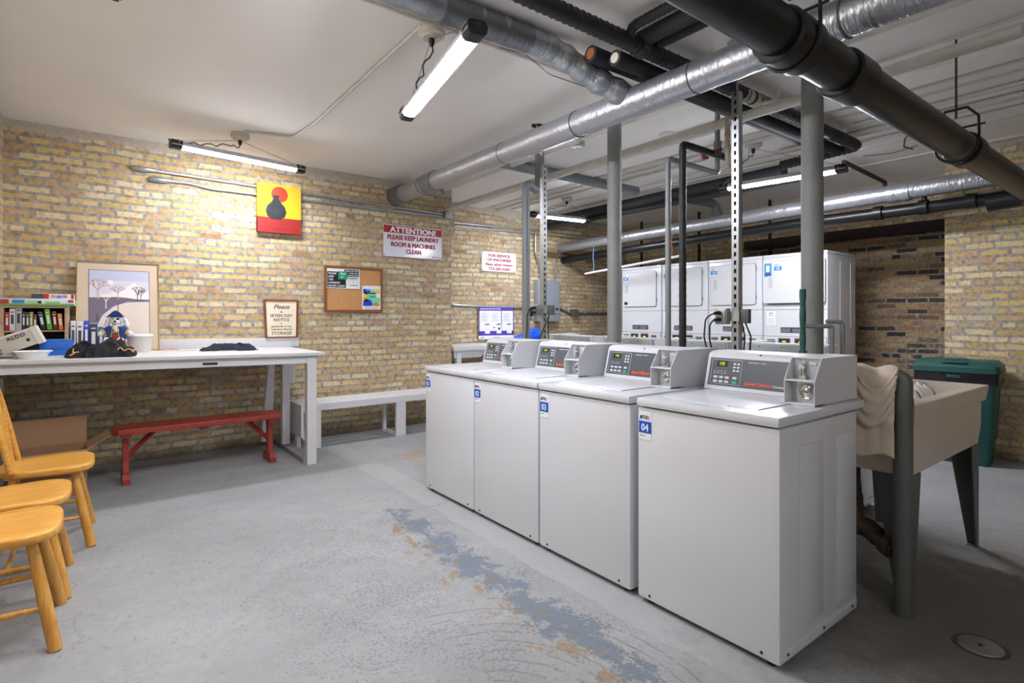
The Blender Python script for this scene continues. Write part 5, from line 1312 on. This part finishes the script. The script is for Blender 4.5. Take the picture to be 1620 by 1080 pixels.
b = MB(); b.tube([(-.03, -.01, .04), (-.035, -.01, -.10)], .035, 14); b.tube([(.03, -.01, .04), (.035, -.01, -.10)], .035, 14); b.build('trousers', M_PRED, t, smooth=60)
b = MB(); b.ball((0, -.055, .135), .022, sc=(1, .5, 1)); b.ball((.012, -.06, .115), .018, sc=(1, .5, 1.2)); b.build('jabot', M_LETW, t, smooth=60)
b = MB(); b.box(-.032, .032, -.064, -.04, .028, .078, bev=.01); b.build('waistcoat', M_PRED, t)
b = MB(); b.box(-.034, .034, -.067, -.045, .072, .090); b.build('belt', M_BLACK, t); b = MB()
for q in ((-.014, .014, .070, .074), (-.014, .014, .088, .092), (-.014, -.010, .070, .092), (.010, .014, .070, .092)): b.box(q[0], q[1], -.070, -.066, q[2], q[3])
b.build('buckle', M_GOLD, t, smooth=0)
b = MB(); b.prism([(-.075, .232), (-.045, .262), (-.02, .288), (.0, .296), (.02, .288), (.045, .262), (.070, .232), (.03, .242), (0, .246), (-.03, .242)], -.044, -.020, 'y'); b.ball((0, -.005, .240), .046, sc=(1, .9, .75)); b.build('hat', M_PBLUE, t, bevel=.003, smooth=50)
b = MB(); b.tube([(-.075, -.033, .233), (-.045, -.033, .264), (-.02, -.033, .289), (0, -.033, .297), (.02, -.033, .289), (.045, -.033, .264), (.070, -.033, .233)], .004, 8); b.build('hat_trim', M_GOLD, t)

# the old table top slopes a little: everything standing on it follows
for o in list(COL.objects):
    if o.name not in SNAP and o.parent is None: o.location.z += .012 * (1.6 - o.location.x)
# ================================================================ ON THE BRICK WALLS
def wallsign(name, lab, cat, u0, v0, u1, v1, Y=YB, depth=.012, group=None):
    """thing whose origin is the lower-left corner of the sign; returns root, width, height"""
    ya = Y - depth
    a = P(u0, v0, Y=ya); c = P(u1, v1, Y=ya)
    o = thing(name, lab, cat, (a.x, ya, c.z), 0, group)
    return o, c.x - a.x, a.z - c.z
# abstract canvas
o, W_, H_ = wallsign('canvas_painting', 'yellow canvas with a red lower band and a dark vase, above the corkboard', 'painting', 407, 288, 476, 371.5, depth=.06)
b = MB(); b.box(0, W_, 0, .035, 0, H_); b.build('stretched_canvas', mat('canvas_yellow', '#e8bb1c', .6, 0, .12, 5), o, smooth=0)
b = MB(); b.box(0, W_, -.002, .0352, -.0005, H_ * .315); b.build('red_band', mat('canvas_red', '#9c1f1a', .6, 0, .2, 8, stretch=(1, 1, 5)), o, smooth=0)
b = MB(); b.prism([(W_ * .50 + W_ * .19 * math.cos(a), H_ * .80 + W_ * .19 * math.sin(a)) for a in [2 * PI * k / 30 for k in range(30)]], -.003, .001, 'y'); b.build('red_disc', mat('disc_red', '#c83818', .6, 0, .35, 14), o, smooth=0)
b = MB(); vp = [(.10, .28), (.20, .34), (.235, .44), (.20, .55), (.10, .64), (.055, .72), (.085, .78)]
poly = [(W_ * (.42 + x), H_ * z) for x, z in vp] + [(W_ * (.42 - x), H_ * z) for x, z in vp[::-1]]
b.prism(poly, -.0045, .001, 'y'); b.build('dark_vase', mat('vase_dark', '#23262c', .6, 0, .5, 12), o, smooth=0)
# attention sign
o, W_, H_ = wallsign('attention_sign', 'white metal sign with red ATTENTION! heading about keeping the laundry clean', 'sign', 606.5, 353.5, 699, 411, depth=.014)
b = MB(); b.box(0, W_, 0, .003, 0, H_); b.build('panel', mat('sign_gloss_white', '#dfe1ec', .15), o, smooth=0)
b = MB(); b.box(.004, W_ - .004, -.001, .0, H_ * .745, H_ * .975); b.build('red_band', mat('sign_red', '#a5141c', .3), o, smooth=0)
b = MB(); b.text('ATTENTION!', H_ * .245, W_ * .5, H_ * .772, -.0018, bold=.0045, xs=.93 * W_ / (H_ * 1.72)); b.build('heading', M_LETW, o, smooth=0)
b = MB()
for s_, z, fx in (('PLEASE KEEP LAUNDRY', .545, .50), ('ROOM & MACHINES', .325, .50), ('CLEAN', .115, .50)): b.text(s_, H_ * .20, W_ * fx, H_ * z, -.0014, bold=.0034, xs=.72 * W_ / (H_ * 1.72))
b.text('Thank You', H_ * .075, W_ * .97, H_ * .04, -.0012, align='RIGHT', shear=.3); b.build('lettering', M_RED, o, smooth=0)
b = MB()
for x in (.012, W_ - .012):
    for z in (.015, H_ - .015): b.tube([(x, -.003, z), (x, .0, z)], .006, 10)
b.build('screw', M_BRONZE, o)
# service sign
o, W_, H_ = wallsign('service_sign', 'white metal sign FOR SERVICE OF MACHINES with a phone number', 'sign', 762, 396.5, 816.5, 431.5, Y=YB2, depth=.014)
b = MB(); b.box(0, W_, 0, .003, 0, H_); b.build('panel', mat('sign_gloss_white', '#dfe1ec', .15), o, smooth=0)
b = MB(); k_ = W_ / (H_ * 1.5)
for s_, z, sz in (('FOR SERVICE', .745, .185), ('OF MACHINES', .53, .185), ('Please call Jetz Washers', .31, .14), ('773-283-5300', .075, .19)): b.text(s_, H_ * sz, W_ * .5, H_ * z, -.0014, bold=.0026, xs=.86 * k_)
b.build('lettering', M_RED, o, smooth=0)
b = MB()
for x in (.012, W_ - .012):
    for z in (.015, H_ - .015): b.tube([(x, -.003, z), (x, .0, z)], .006, 10)
b.build('screw', M_BRONZE, o)
# operating instructions
o, W_, H_ = wallsign('instruction_poster', 'white and violet operating instructions board on the alcove wall', 'poster', 757.5, 485, 812.5, 535, Y=YB2, depth=.03)
M_VIO = mat('violet', '#5a3fb0', .4); M_INK = mat('ink_grey', '#9aa0ac', .6)
b = MB(); b.box(0, W_, 0, .008, 0, H_); b.build('panel', M_PAPER, o, smooth=0)
b = MB(); b.box(0, W_, -.001, 0, H_ * .88, H_); b.box(0, W_ * .02, -.001, 0, H_ * .11, H_); b.box(W_ * .98, W_, -.001, 0, H_ * .11, H_); b.box(W_ * .63, W_ * .65, -.001, 0, H_ * .25, H_ * .9); b.box(0, W_, -.001, 0, H_ * .11, H_ * .25); b.build('violet_border', M_VIO, o, smooth=0)
b = MB(); b.text('OPERATING INSTRUCTIONS', H_ * .062, W_ * .03, H_ * .915, -.0016, align='LEFT', bold=.0006); b.build('heading', M_LETW, o, smooth=0)
b = MB()
for cx_, c in ((.07, 0), (.37, 0), (.70, 0)):
    for k in range(8):
        b.box(W_ * cx_, W_ * (cx_ + .20 - .03 * (k % 3)), -.001, 0, H_ * (.80 - k * .035), H_ * (.808 - k * .035), 0)
for cx_ in (.17, .50, .80):
    b.box(W_ * cx_, W_ * (cx_ + .14), -.0016, 0, H_ * .17, H_ * .46, 1); b.box(W_ * cx_, W_ * (cx_ + .12), -.002, -.001, H_ * .44, H_ * .47, 2)
b.tube([(W_ * .57, -.003, H_ * .32), (W_ * .57, 0, H_ * .32)], .018, 14, m=2); b.tube([(W_ * .43, -.003, H_ * .36), (W_ * .43, 0, H_ * .36)], .013, 14, m=3)
b.text('JETZ', H_ * .06, W_ * .05, H_ * .03, -.001, m=4, align='LEFT', bold=.0006, shear=.2); b.text('773-283-5300', H_ * .04, W_ * .5, H_ * .035, -.001, m=4)
b.build('print', [M_INK, M_PAPER, M_BLACK, mat('ink_cyan', '#3a90b8', .5), M_NAVY], o, smooth=0)
# corkboard
o, W_, H_ = wallsign('corkboard', 'wood-framed corkboard with two pinned papers on the back brick wall', 'notice board', 513.5, 419.5, 605.5, 493.8, depth=.028)
b = MB(); f_ = .024
b.box(0, W_, 0, .024, 0, f_); b.box(0, W_, 0, .024, H_ - f_, H_); b.box(0, f_, 0, .024, f_, H_ - f_); b.box(W_ - f_, W_, 0, .024, f_, H_ - f_); b.build('frame', M_OAK, o, bevel=.002, smooth=0)
b = MB(); b.box(f_, W_ - f_, .010, .020, f_, H_ - f_); b.build('cork', M_CORK, o, smooth=0)
oy = o.location.y
def cp(u, v): p = P(u, v, Y=oy); return p.x, p.z
ax, az = cp(517, 423.5); cx_, cz_ = cp(569.5, 457)
t = thing('keep_clean_notice', 'black and white keep-the-laundry-room-clean notice pinned at the top left of the corkboard', 'notice', (ax, oy, cz_), 0); w2, h2 = cx_ - ax, az - cz_
b = MB(); b.box(0, w2, .004, .009, 0, h2); b.build('sheet', M_PAPER, t, smooth=0)
b = MB(); b.box(w2 * .02, w2 * .57, .0025, .004, h2 * .04, h2 * .84); b.box(w2 * .52, w2 * .97, .0025, .004, h2 * .60, h2 * .96); b.build('black_field', M_LETK, t, smooth=0)
b = MB()
for k, s_ in enumerate(('PLEASE', 'KEEP', 'THE', 'LAUNDRY', 'ROOM CLEAN')): b.text(s_, h2 * .135, w2 * .05, h2 * (.70 - k * .155), .0020, align='LEFT', bold=.0008, xs=.95)
for k, s_ in enumerate(('CLEAN LINT TRAP', 'AFTER EACH', 'DRYER LOAD')): b.text(s_, h2 * .085, w2 * .95, h2 * (.86 - k * .11), .0020, align='RIGHT', bold=.0004)
b.build('lettering', M_LETW, t, smooth=0)
b = MB(); b.box(w2 * .34, w2 * .62, .001, .0025, h2 * .46, h2 * .86); b.build('green_patch', mat('patch_green', '#1f9a6c', .5), t, smooth=0)
b = MB(); b.text('Pitch', h2 * .14, w2 * .48, h2 * .70, .0006, bold=.0006); b.text('in!', h2 * .14, w2 * .45, h2 * .54, .0006, bold=.0006); b.build('lettering', M_LETW, t, smooth=0)
b = MB()
for (x0, x1, z0, z1) in ((.66, .94, .50, .54), (.70, .92, .16, .19), (.66, .665, .10, .44), (.93, .935, .10, .44), (.66, .93, .43, .44), (.80, .803, .22, .43), (.66, .93, .30, .305)): b.box(w2 * x0, w2 * x1, .003, .004, h2 * z0, h2 * z1)
b.build('print', M_LETK, t, smooth=0)
ax, az = cp(573.5, 451.5); cx_, cz_ = cp(602.5, 489.5)
t = thing('market_flyer', 'colourful green and blue flyer pinned at the lower right of the corkboard', 'flyer', (ax, oy, cz_), 0); w3, h3 = cx_ - ax, az - cz_
b = MB(); b.box(0, w3, .004, .009, 0, h3); b.build('sheet', M_PAPER, t, smooth=0)
b = MB(); b.box(w3 * .04, w3 * .96, .003, .004, h3 * .15, h3 * .86, 0)
def disc(cx_, cz_, r, m): 
    pts = [(min(w3 * .96, max(w3 * .04, cx_ * w3 + r * w3 * math.cos(a))), min(h3 * .86, max(h3 * .15, cz_ * h3 + r * w3 * math.sin(a)))) for a in [2 * PI * k / 18 for k in range(18)]]
    b.prism(pts, .0018, .003, 'y', m)
disc(.28, .22, .26, 1); disc(.74, .16, .17, 2); disc(.12, .62, .14, 3); disc(.18, .42, .11, 2); disc(.80, .80, .16, 3); disc(.22, .80, .20, 1); disc(.86, .60, .12, 5)
b.text('Market', h3 * .10, w3 * .52, h3 * .66, .0012, m=4, bold=.0008); b.text('ART & CRAFT', h3 * .075, w3 * .5, h3 * .79, .0012, m=5, bold=.0006)
for k in range(3): b.box(w3 * .38, w3 * .70, .002, .003, h3 * (.56 - .03 * k), h3 * (.57 - .03 * k), 4)
b.box(w3 * .15, w3 * .85, .003, .004, h3 * .06, h3 * .075, 4)
b.build('print', [mat('flyer_mint', '#7ed8b0', .5), mat('flyer_blue', '#1f3fc0', .5), mat('flyer_orange', '#e07a28', .5), mat('flyer_yellow', '#e8d23a', .5), M_LETK, M_LETW], t, smooth=0)
for q, rt in (((w3 * .08, h3 * .97), t),):
    b = MB(); b.ball((q[0], .002, q[1]), .006); b.build('push_pin', M_BRONZE, rt)

# conduits along the back wall
def wallpipe(name, lab, pts_uv, Y, r, off=.02, m=None, ends=None, group=None):
    pts = [P(u, v, Y=Y - off) for u, v in pts_uv]
    t = thing(name, lab, 'conduit', tuple(pts[0]), 0, group)
    lp = [p - pts[0] for p in pts]
    b = MB(); b.tube(lp, r, 12, rad=.12); b.build('tube', m or M_GALV, t, smooth=60)
    if ends:
        d = (lp[1] - lp[0]).normalized()
        b = MB(); b.tube([-d * .15, -d * .13, -d * .02, d * .0, d * .03], .022, 14, rfun=lambda s, i: (.012, .026, .026, .020, .015)[min(i, 4)]); b.build('conduit_body', M_GALV, t, bevel=.002)
    for f in (.3, .62, .9):
        i = len(lp) - 2; q = lp[i].lerp(lp[i + 1], f)
        b = MB(); b.tube([q - Vector((.01, 0, 0)), q + Vector((.01, 0, 0))], r + .004, 12); b.build('strap', M_GALV, t)
    return t
wallpipe('wall_conduit', 'upper galvanised conduit running along the back brick wall behind the canvas', [(240, 269.5), (700, 339)], YB, .0135, ends=True)
wallpipe('wall_conduit', 'lower galvanised conduit running along the back brick wall behind the canvas', [(266, 286), (300, 290), (336, 299), (700, 342.5)], YB, .0125, ends=True)
a = P(708, 340, Y=YB - .03)
b = MB(); b.box(-.05, .05, -.04, .028, -.045, .045, bev=.004); o = b.build('junction_box', M_GALV, loc=(a.x, YB - .03, a.z)); tag(o, 'galvanised junction box at the end of the wall conduits, by the wall step', 'junction box')
for k, (va, vb) in enumerate(((352, 378), (357.5, 383))):
    wallpipe('wall_conduit', '%s galvanised conduit high on the alcove brick wall' % ('upper' if k == 0 else 'lower'), [(717, va), (975, vb)], YB2, .0125)
wallpipe('wall_conduit', 'galvanised conduit above the instruction board on the alcove wall', [(716, 482), (760, 484.5), (848, 487)], YB2, .014)
wallpipe('wall_conduit', 'dark conduit right of the electrical panel on the alcove wall', [(886, 488), (900, 495.5), (975, 495.5)], YB2, .016, m=M_DKGREY)
wallpipe('wall_conduit', 'curved grey flexible conduit dropping into the electrical panel', [(862, 358), (847, 368), (847, 400), (855, 420), (855, 447)], YB2, .016, m=M_GALV, off=.06)
wallpipe('wall_conduit', 'straight thin conduit entering the top of the electrical panel', [(888, 402), (878, 410), (878, 445)], YB2, .010, off=.04)
# electrical panel
a = P(852, 442, Y=YB2 - .12); c = P(886, 508, Y=YB2 - .12)
t = thing('electrical_panel', 'grey electrical panel cabinet on the alcove wall behind the slotted post', 'electrical panel', ((a.x + c.x) / 2, YB2, c.z)); W2 = (c.x - a.x) / 2; H_ = a.z - c.z
M_EP = mat('panel_grey', '#98a2aa', .45, .2)
b = MB(); b.box(-W2, W2, -.115, -.001, 0, H_, bev=.004); b.build('cabinet', M_EP, t, smooth=30)
b = MB(); b.box(-W2 + .02, W2 - .01, -.122, -.115, .12, H_ - .02)
for k in range(5): b.box(-W2 + .05 + k * .04, -W2 + .065 + k * .04, -.126, -.122, .20, H_ - .05)
d = b.build('door', M_EP, t, bevel=.002, smooth=0)
b = MB(); b.box(W2 - .09, W2 - .05, -.128, -.122, .17, .21); b.build('latch', M_BLACK, t, smooth=0)
a = P(908, 494, Y=YB2 - .05); b = MB(); b.box(-.05, .05, -.06, .045, -.05, .05, bev=.004); o = b.build('junction_box', M_LEG, loc=(a.x, YB2 - .05, a.z)); tag(o, 'dark grey junction box right of the electrical panel', 'junction box')
a = P(841, 494, Y=YB2 - .04); b = MB(); b.box(-.03, .03, -.03, .035, -.055, .055, bev=.004); o = b.build('black_adapter', M_BLACK, loc=(a.x, YB2 - .04, a.z)); tag(o, 'small black plugged-in adapter left of the electrical panel', 'adapter')
# board patch around the duct, dark wood
a = P(866, 398, Y=YB2 - .02); c = P(916, 411, Y=YB2 - .02)
b = MB(); b.box(a.x, c.x, YB2 - .025, YB2 - .001, c.z, a.z); o = b.build('wall_board', mat('board_brown', '#6b5344', .7, 0, .15, 9), smooth=0); tag(o, 'brown board fixed to the alcove wall under the thinner silver duct', 'board')

# alcove counter
zc_ = .91
t = thing('folding_counter', 'narrow white counter in the brick alcove behind washer 01', 'counter', (4.3, 6.2, 0))
b = MB(); b.box(-.72, .75, -.30, .31, zc_ - .06, zc_, bev=.004); b.build('countertop', M_PAINTW2, t, smooth=30)
b = MB(); b.prism([(-.70, zc_ - .06), (-.70, zc_ - .15), (-.30, zc_ - .15), (-.18, zc_ - .06)], -.27, -.24, 'y'); b.build('bracket', M_PAINTW2, t, bevel=.002, smooth=0)
for x in (-.64, .68):
    for y in (-.26, .26):
        b = MB(); b.box(x - .03, x + .03, y - .03, y + .03, 0, zc_ - .06); b.build('leg', M_PAINTW2, t, smooth=0)
pb = P(838, 530, Y=6.12)
t = thing('blue_bag', 'bright blue plastic bag lying on the alcove counter behind the looped vent pipe', 'bag', (pb.x, 6.12, zc_), 0)
def bagf(u, v):
    a = 2 * PI * u; b_ = PI * v
    p = Vector((math.sin(b_) * math.cos(a), math.sin(b_) * math.sin(a), math.cos(b_)))
    n_ = 1 + .22 * noise.noise(p * 1.7 + Vector((4, 1, 2))) + .10 * noise.noise(p * 4.5)
    return Vector((p.x * .26 * n_ + .0, p.y * .12 * n_, max(.0, .085 + p.z * .10 * n_ + .05 * p.x)))
b = MB(); b.grid(bagf, 48, 24); b.build('plastic', mat('bag_blue', '#0f50d8', .3, 0, .15, 8, .5, 20), t, smooth=80)

# ================================================================ LAUNDRY SINK
SX0, SX1, SY0, SY1, SZ0, SZ1 = 2.865, 3.965, .86, 1.37, .575, .905
t = thing('laundry_sink', 'large worn cream laundry sink on iron legs at the right of washer 04', 'sink', ((SX0 + SX1) / 2, (SY0 + SY1) / 2, 0))
cxs, cys = (SX0 + SX1) / 2, (SY0 + SY1) / 2
b = MB(); bm = b.bm; hx, hy = (SX1 - SX0) / 2, (SY1 - SY0) / 2
def rect(hx, hy, z): return [bm.verts.new((x, y, z)) for x, y in ((-hx, -hy), (hx, -hy), (hx, hy), (-hx, hy))]
R = [rect(hx - .01, hy - .01, SZ0), rect(hx, hy, SZ0 + .10), rect(hx + .002, hy + .002, SZ1 - .092), rect(hx + .018, hy + .018, SZ1 - .085), rect(hx + .030, hy + .030, SZ1 - .004), rect(hx + .026, hy + .026, SZ1), rect(hx - .028, hy - .028, SZ1), rect(hx - .032, hy - .032, SZ1 - .01), rect(hx - .06, hy - .06, SZ0 + .05)]
for a_, b_ in zip(R, R[1:]):
    for k in range(4):
        f = bm.faces.new([a_[k], a_[(k + 1) % 4], b_[(k + 1) % 4], b_[k]])
        if a_ is R[-2]: f.material_index = 1
bm.faces.new(R[0][::-1]); f = bm.faces.new(R[-1]); f.material_index = 1
bmesh.ops.recalc_face_normals(bm, faces=bm.faces)
b.build('basin', [M_SINK, M_SINKIN], t, bevel=.005, smooth=30)
b = MB(); b.lathe([(0, 0), (.03, 0), (.035, .004), (0, .006)], 16, M=Matrix.Translation((-.3, 0, SZ0 + .05))); b.build('drain_strainer', M_CHROME, t)
for sx in (-1, 1):
    for sy in (-1, 1):
        b = MB(); x = sx * (hx - .012); y = sy * (hy - .012)
        w1, w0 = .135, .045
        b.prism([(x, SZ0), (x - sx * w1, SZ0), (x - sx * w0, 0), (x, 0)], y, y + sy * .006, 'y')
        b.prism([(y, SZ0), (y - sy * w1, SZ0), (y - sy * w0, 0), (y, 0)], x, x + sx * .006, 'x')
        b.box(min(x, x - sx * .04), max(x, x - sx * .04), min(y, y - sy * .04), max(y, y - sy * .04), 0, .006)
        b.build('leg', M_LEG, t, smooth=0)
# vent standpipe that the towel hangs on
t = thing('vent_standpipe', 'fat grey-green vent pipe bending over behind washer 04, at the sink corner', 'pipe', (2.79, .868, 0))
b = MB(); b.tube([(0, 0, 0), (0, 0, 1.02), (0, .05, 1.02), (0, .75, 1.02)], .037, 24, rad=.075); b.build('pipe', M_LEG, t, smooth=60)
for z0_, z1_ in ((.90, .935), (.36, .40)):
    b = MB(); b.tube([(0, 0, z0_), (0, 0, z1_)], .0395, 24); b.build('collar', M_LEG, t)
b = MB(); b.tube([(0, 0, .0), (0, 0, .015)], .045, 20); b.build('base_flange', M_LEG, t)
t = thing('sink_drain', 'rusty brown waste pipe under the sink joining the vent pipe', 'pipe', (2.97, 1.12, 0))
b = MB(); b.tube([(.0, .02, SZ0 - .005), (.0, .02, .50), (-.04, -.01, .34), (-.06, -.03, .30)], .038, 16, rad=.06); b.tube([(-.08, .35, .32), (-.06, -.03, .30), (-.165, -.215, .25)], .026, 14, rad=.05); b.build('pipe', M_BRONZE, t, smooth=60)
b = MB(); b.tube([(-.075, .05, .30), (-.055, -.07, .29), (-.10, -.13, .275)], .045, 16, rad=.05); b.tube([(-.13, -.17, .262), (-.152, -.20, .255)], .044, 14); b.tube([(-.01, .012, .40), (-.03, -.002, .36)], .044, 14); b.build('fitting', M_BRONZE, t)
p = P(1362, 790, X=2.95)
b = MB(); b.tube([(0, 0, 0), (.0, .02, 0)], .033, 7); b.tube([(0, .0, 0), (0.02, .25, 0)], .009, 8); o = b.build('shutoff_valve', M_BLACK, loc=tuple(p)); tag(o, 'small black valve wheel below the sink beside washer 04', 'valve')
# towel over the pipe
def towel_fn(x0=2.79, y0=.885, y1=1.13):
    def f(u, v):
        # u: along the drape (0 front hem .. 1 back hem), v along the pipe
        y = y0 + (y1 - y0) * v
        R_ = .045; zf = .675 + .012 * math.sin(v * 9); zb = .80
        Lf = 1.02 - zf; arc = PI * R_; Lb = 1.02 - zb; T_ = Lf + arc + Lb; s = u * T_
        fold = .012 * math.sin(v * 13 + s * 2) + .010 * noise.noise(Vector((v * 3, s * 6, 4)))
        if s < Lf:
            k = 1 - s / Lf
            swag = .014 * math.exp(-((s - .22 - .16 * (v - .5)) / .03) ** 2)
            return Vector((x0 - R_ - abs(fold) * (k * .6 + .1) * .6 - swag * .6, y + .0, zf + s))
        if s < Lf + arc:
            a = PI - (s - Lf) / R_
            return Vector((x0 + (R_ + .006 * math.sin(v * 13)) * math.cos(a), y, 1.02 + (R_ + .008 * math.sin(v * 13)) * math.sin(a)))
        k = (s - Lf - arc)
        return Vector((x0 + R_ + .004 * math.sin(v * 9), y, 1.02 - k))
    return f
g = towel_fn()
b = MB(); b.grid(lambda u, v: g(u, v), 60, 30)
t = thing('towel', 'stained beige towel hanging over the vent pipe between washer 04 and the sink', 'towel', (0, 0, 0))
b.build('cloth', M_TOWEL, t, smooth=80, solid=.007)
b = MB()
b.grid(lambda u, v: Vector((2.79 - .052 - .012 * math.sin(u * PI) - .004 * math.sin(v * 20), .89 + .17 * u - .02 * v, .80 + .10 * (2 * u - 1) ** 2 + .17 * v)), 24, 24)
b.build('hanging_fold', M_TOWEL, t, smooth=80, solid=.010)
# rag inside the sink
t = thing('striped_rag', 'white towel with grey stripes bunched inside the sink', 'towel', (3.42, SY0 + .15, SZ0 + .052))
def rg(u, v):
    x = (u - .5) * .50; y = (v - .5) * .15
    e = (max(0, 1 - abs(2 * u - 1) ** 4) * max(0, 1 - abs(2 * v - 1) ** 2)) ** .5
    return Vector((x, y, .30 * e * (.92 + .13 * math.sin(u * 38 + 3 * math.sin(v * 4)) + .1 * noise.noise(Vector((u * 6, v * 4, 2))))))
b = MB(); b.grid(rg, 80, 20); b.build('cloth', M_TOWELW, t, smooth=80)
b = MB()
for u0 in (.22, .42, .58, .80): b.tube([rg(u0, v / 14) + Vector((0, 0, .002)) for v in range(1, 14)], .0045, 6)
b.build('stripe', mat('stripe_grey', '#6f6c70', .9), t, smooth=60)

# ================================================================ BIN
t = thing('rubbish_bin', 'tall green plastic rubbish bin with a handled lid and black liner at the right wall', 'bin', (6.19, 1.50, 0), -PI / 2 + .10); t.scale = (.89, .89, .985)
def rr(hx, hy, r, n=4): return rrect(-hx, hx, -hy, hy, r, n)
b = MB(); bm = b.bm; rings = []
for (hx_, hy_, z) in ((.255, .17, 0), (.258, .173, .02), (.272, .182, .20), (.283, .19, .21), (.312, .215, .76), (.325, .228, .765), (.325, .228, .80)):
    rings.append([bm.verts.new((x, y, z)) for x, y in rr(hx_, hy_, .05)])
for a_, b_ in zip(rings, rings[1:]):
    n = len(a_)
    for k in range(n): bm.faces.new([a_[k], a_[(k + 1) % n], b_[(k + 1) % n], b_[k]])
bm.faces.new(rings[0][::-1]); bm.faces.new(rings[-1]); bmesh.ops.recalc_face_normals(bm, faces=bm.faces)
b.build('tub', M_TEAL, t, smooth=40)
b = MB(); b.prism(rr(.334, .237, .055), .715, .812, 'z'); b.build('liner', mat('bin_liner', '#17161c', .25, 0, 0, 8, .8, 18), t, bevel=.006, smooth=40)
b = MB(); b.prism(rr(.345, .248, .06), .812, .842, 'z'); b.prism(rr(.338, .242, .055), .842, .855, 'z')
rings = []; bm = b.bm
for (hx_, hy_, z) in ((.34, .244, .855), (.336, .240, .875), (.30, .20, .912), (.29, .19, .916)):
    rings.append([bm.verts.new((x, y, z)) for x, y in rr(hx_, hy_, .06)])
for a_, b_ in zip(rings, rings[1:]):
    n = len(a_)
    for k in range(n): bm.faces.new([a_[k], a_[(k + 1) % n], b_[(k + 1) % n], b_[k]])
bm.faces.new(rings[-1]); bmesh.ops.recalc_face_normals(bm, faces=bm.faces)
lid = b.build('lid', M_TEAL, t, smooth=30)
b = MB(); b.prism([(-.17, .90), (-.10, .925), (-.09, .935), (.09, .935), (.10, .925), (.17, .90)], -.19, -.12, 'y'); b.box(-.10, .10, -.242, -.19, .895, .905); b.build('handle', M_TEAL, lid, bevel=.006, smooth=30)
b = MB(); b.box(-.06, .05, -.250, -.236, .765, .79, bev=.003); b.build('latch', M_TEAL, t)
# floor drain
p = P(1551, 1022, Z=0)
t = thing('floor_drain', 'round metal drain cover set in the floor at the lower right', 'drain', (p.x, p.y, 0))
b = MB(); b.lathe([(.0, .004), (.012, .004), (.012, .006), (.062, .0075), (.072, .004), (.074, 0), (0, 0)], 32); b.build('cover', mat('worn_metal', '#8d8f92', .45, .6, .2, 14, stain='#6a4a38', sscale=14, sth=.66), t)
b = MB(); b.lathe([(.074, 0), (.074, .0015), (.088, .0015), (.090, 0)], 32); b.build('rim', M_BRONZE, t)
b = MB(); b.lathe([(0, .0082), (.007, .0082), (.007, .006)], 10); b.build('centre_hole', M_BLACK, t)
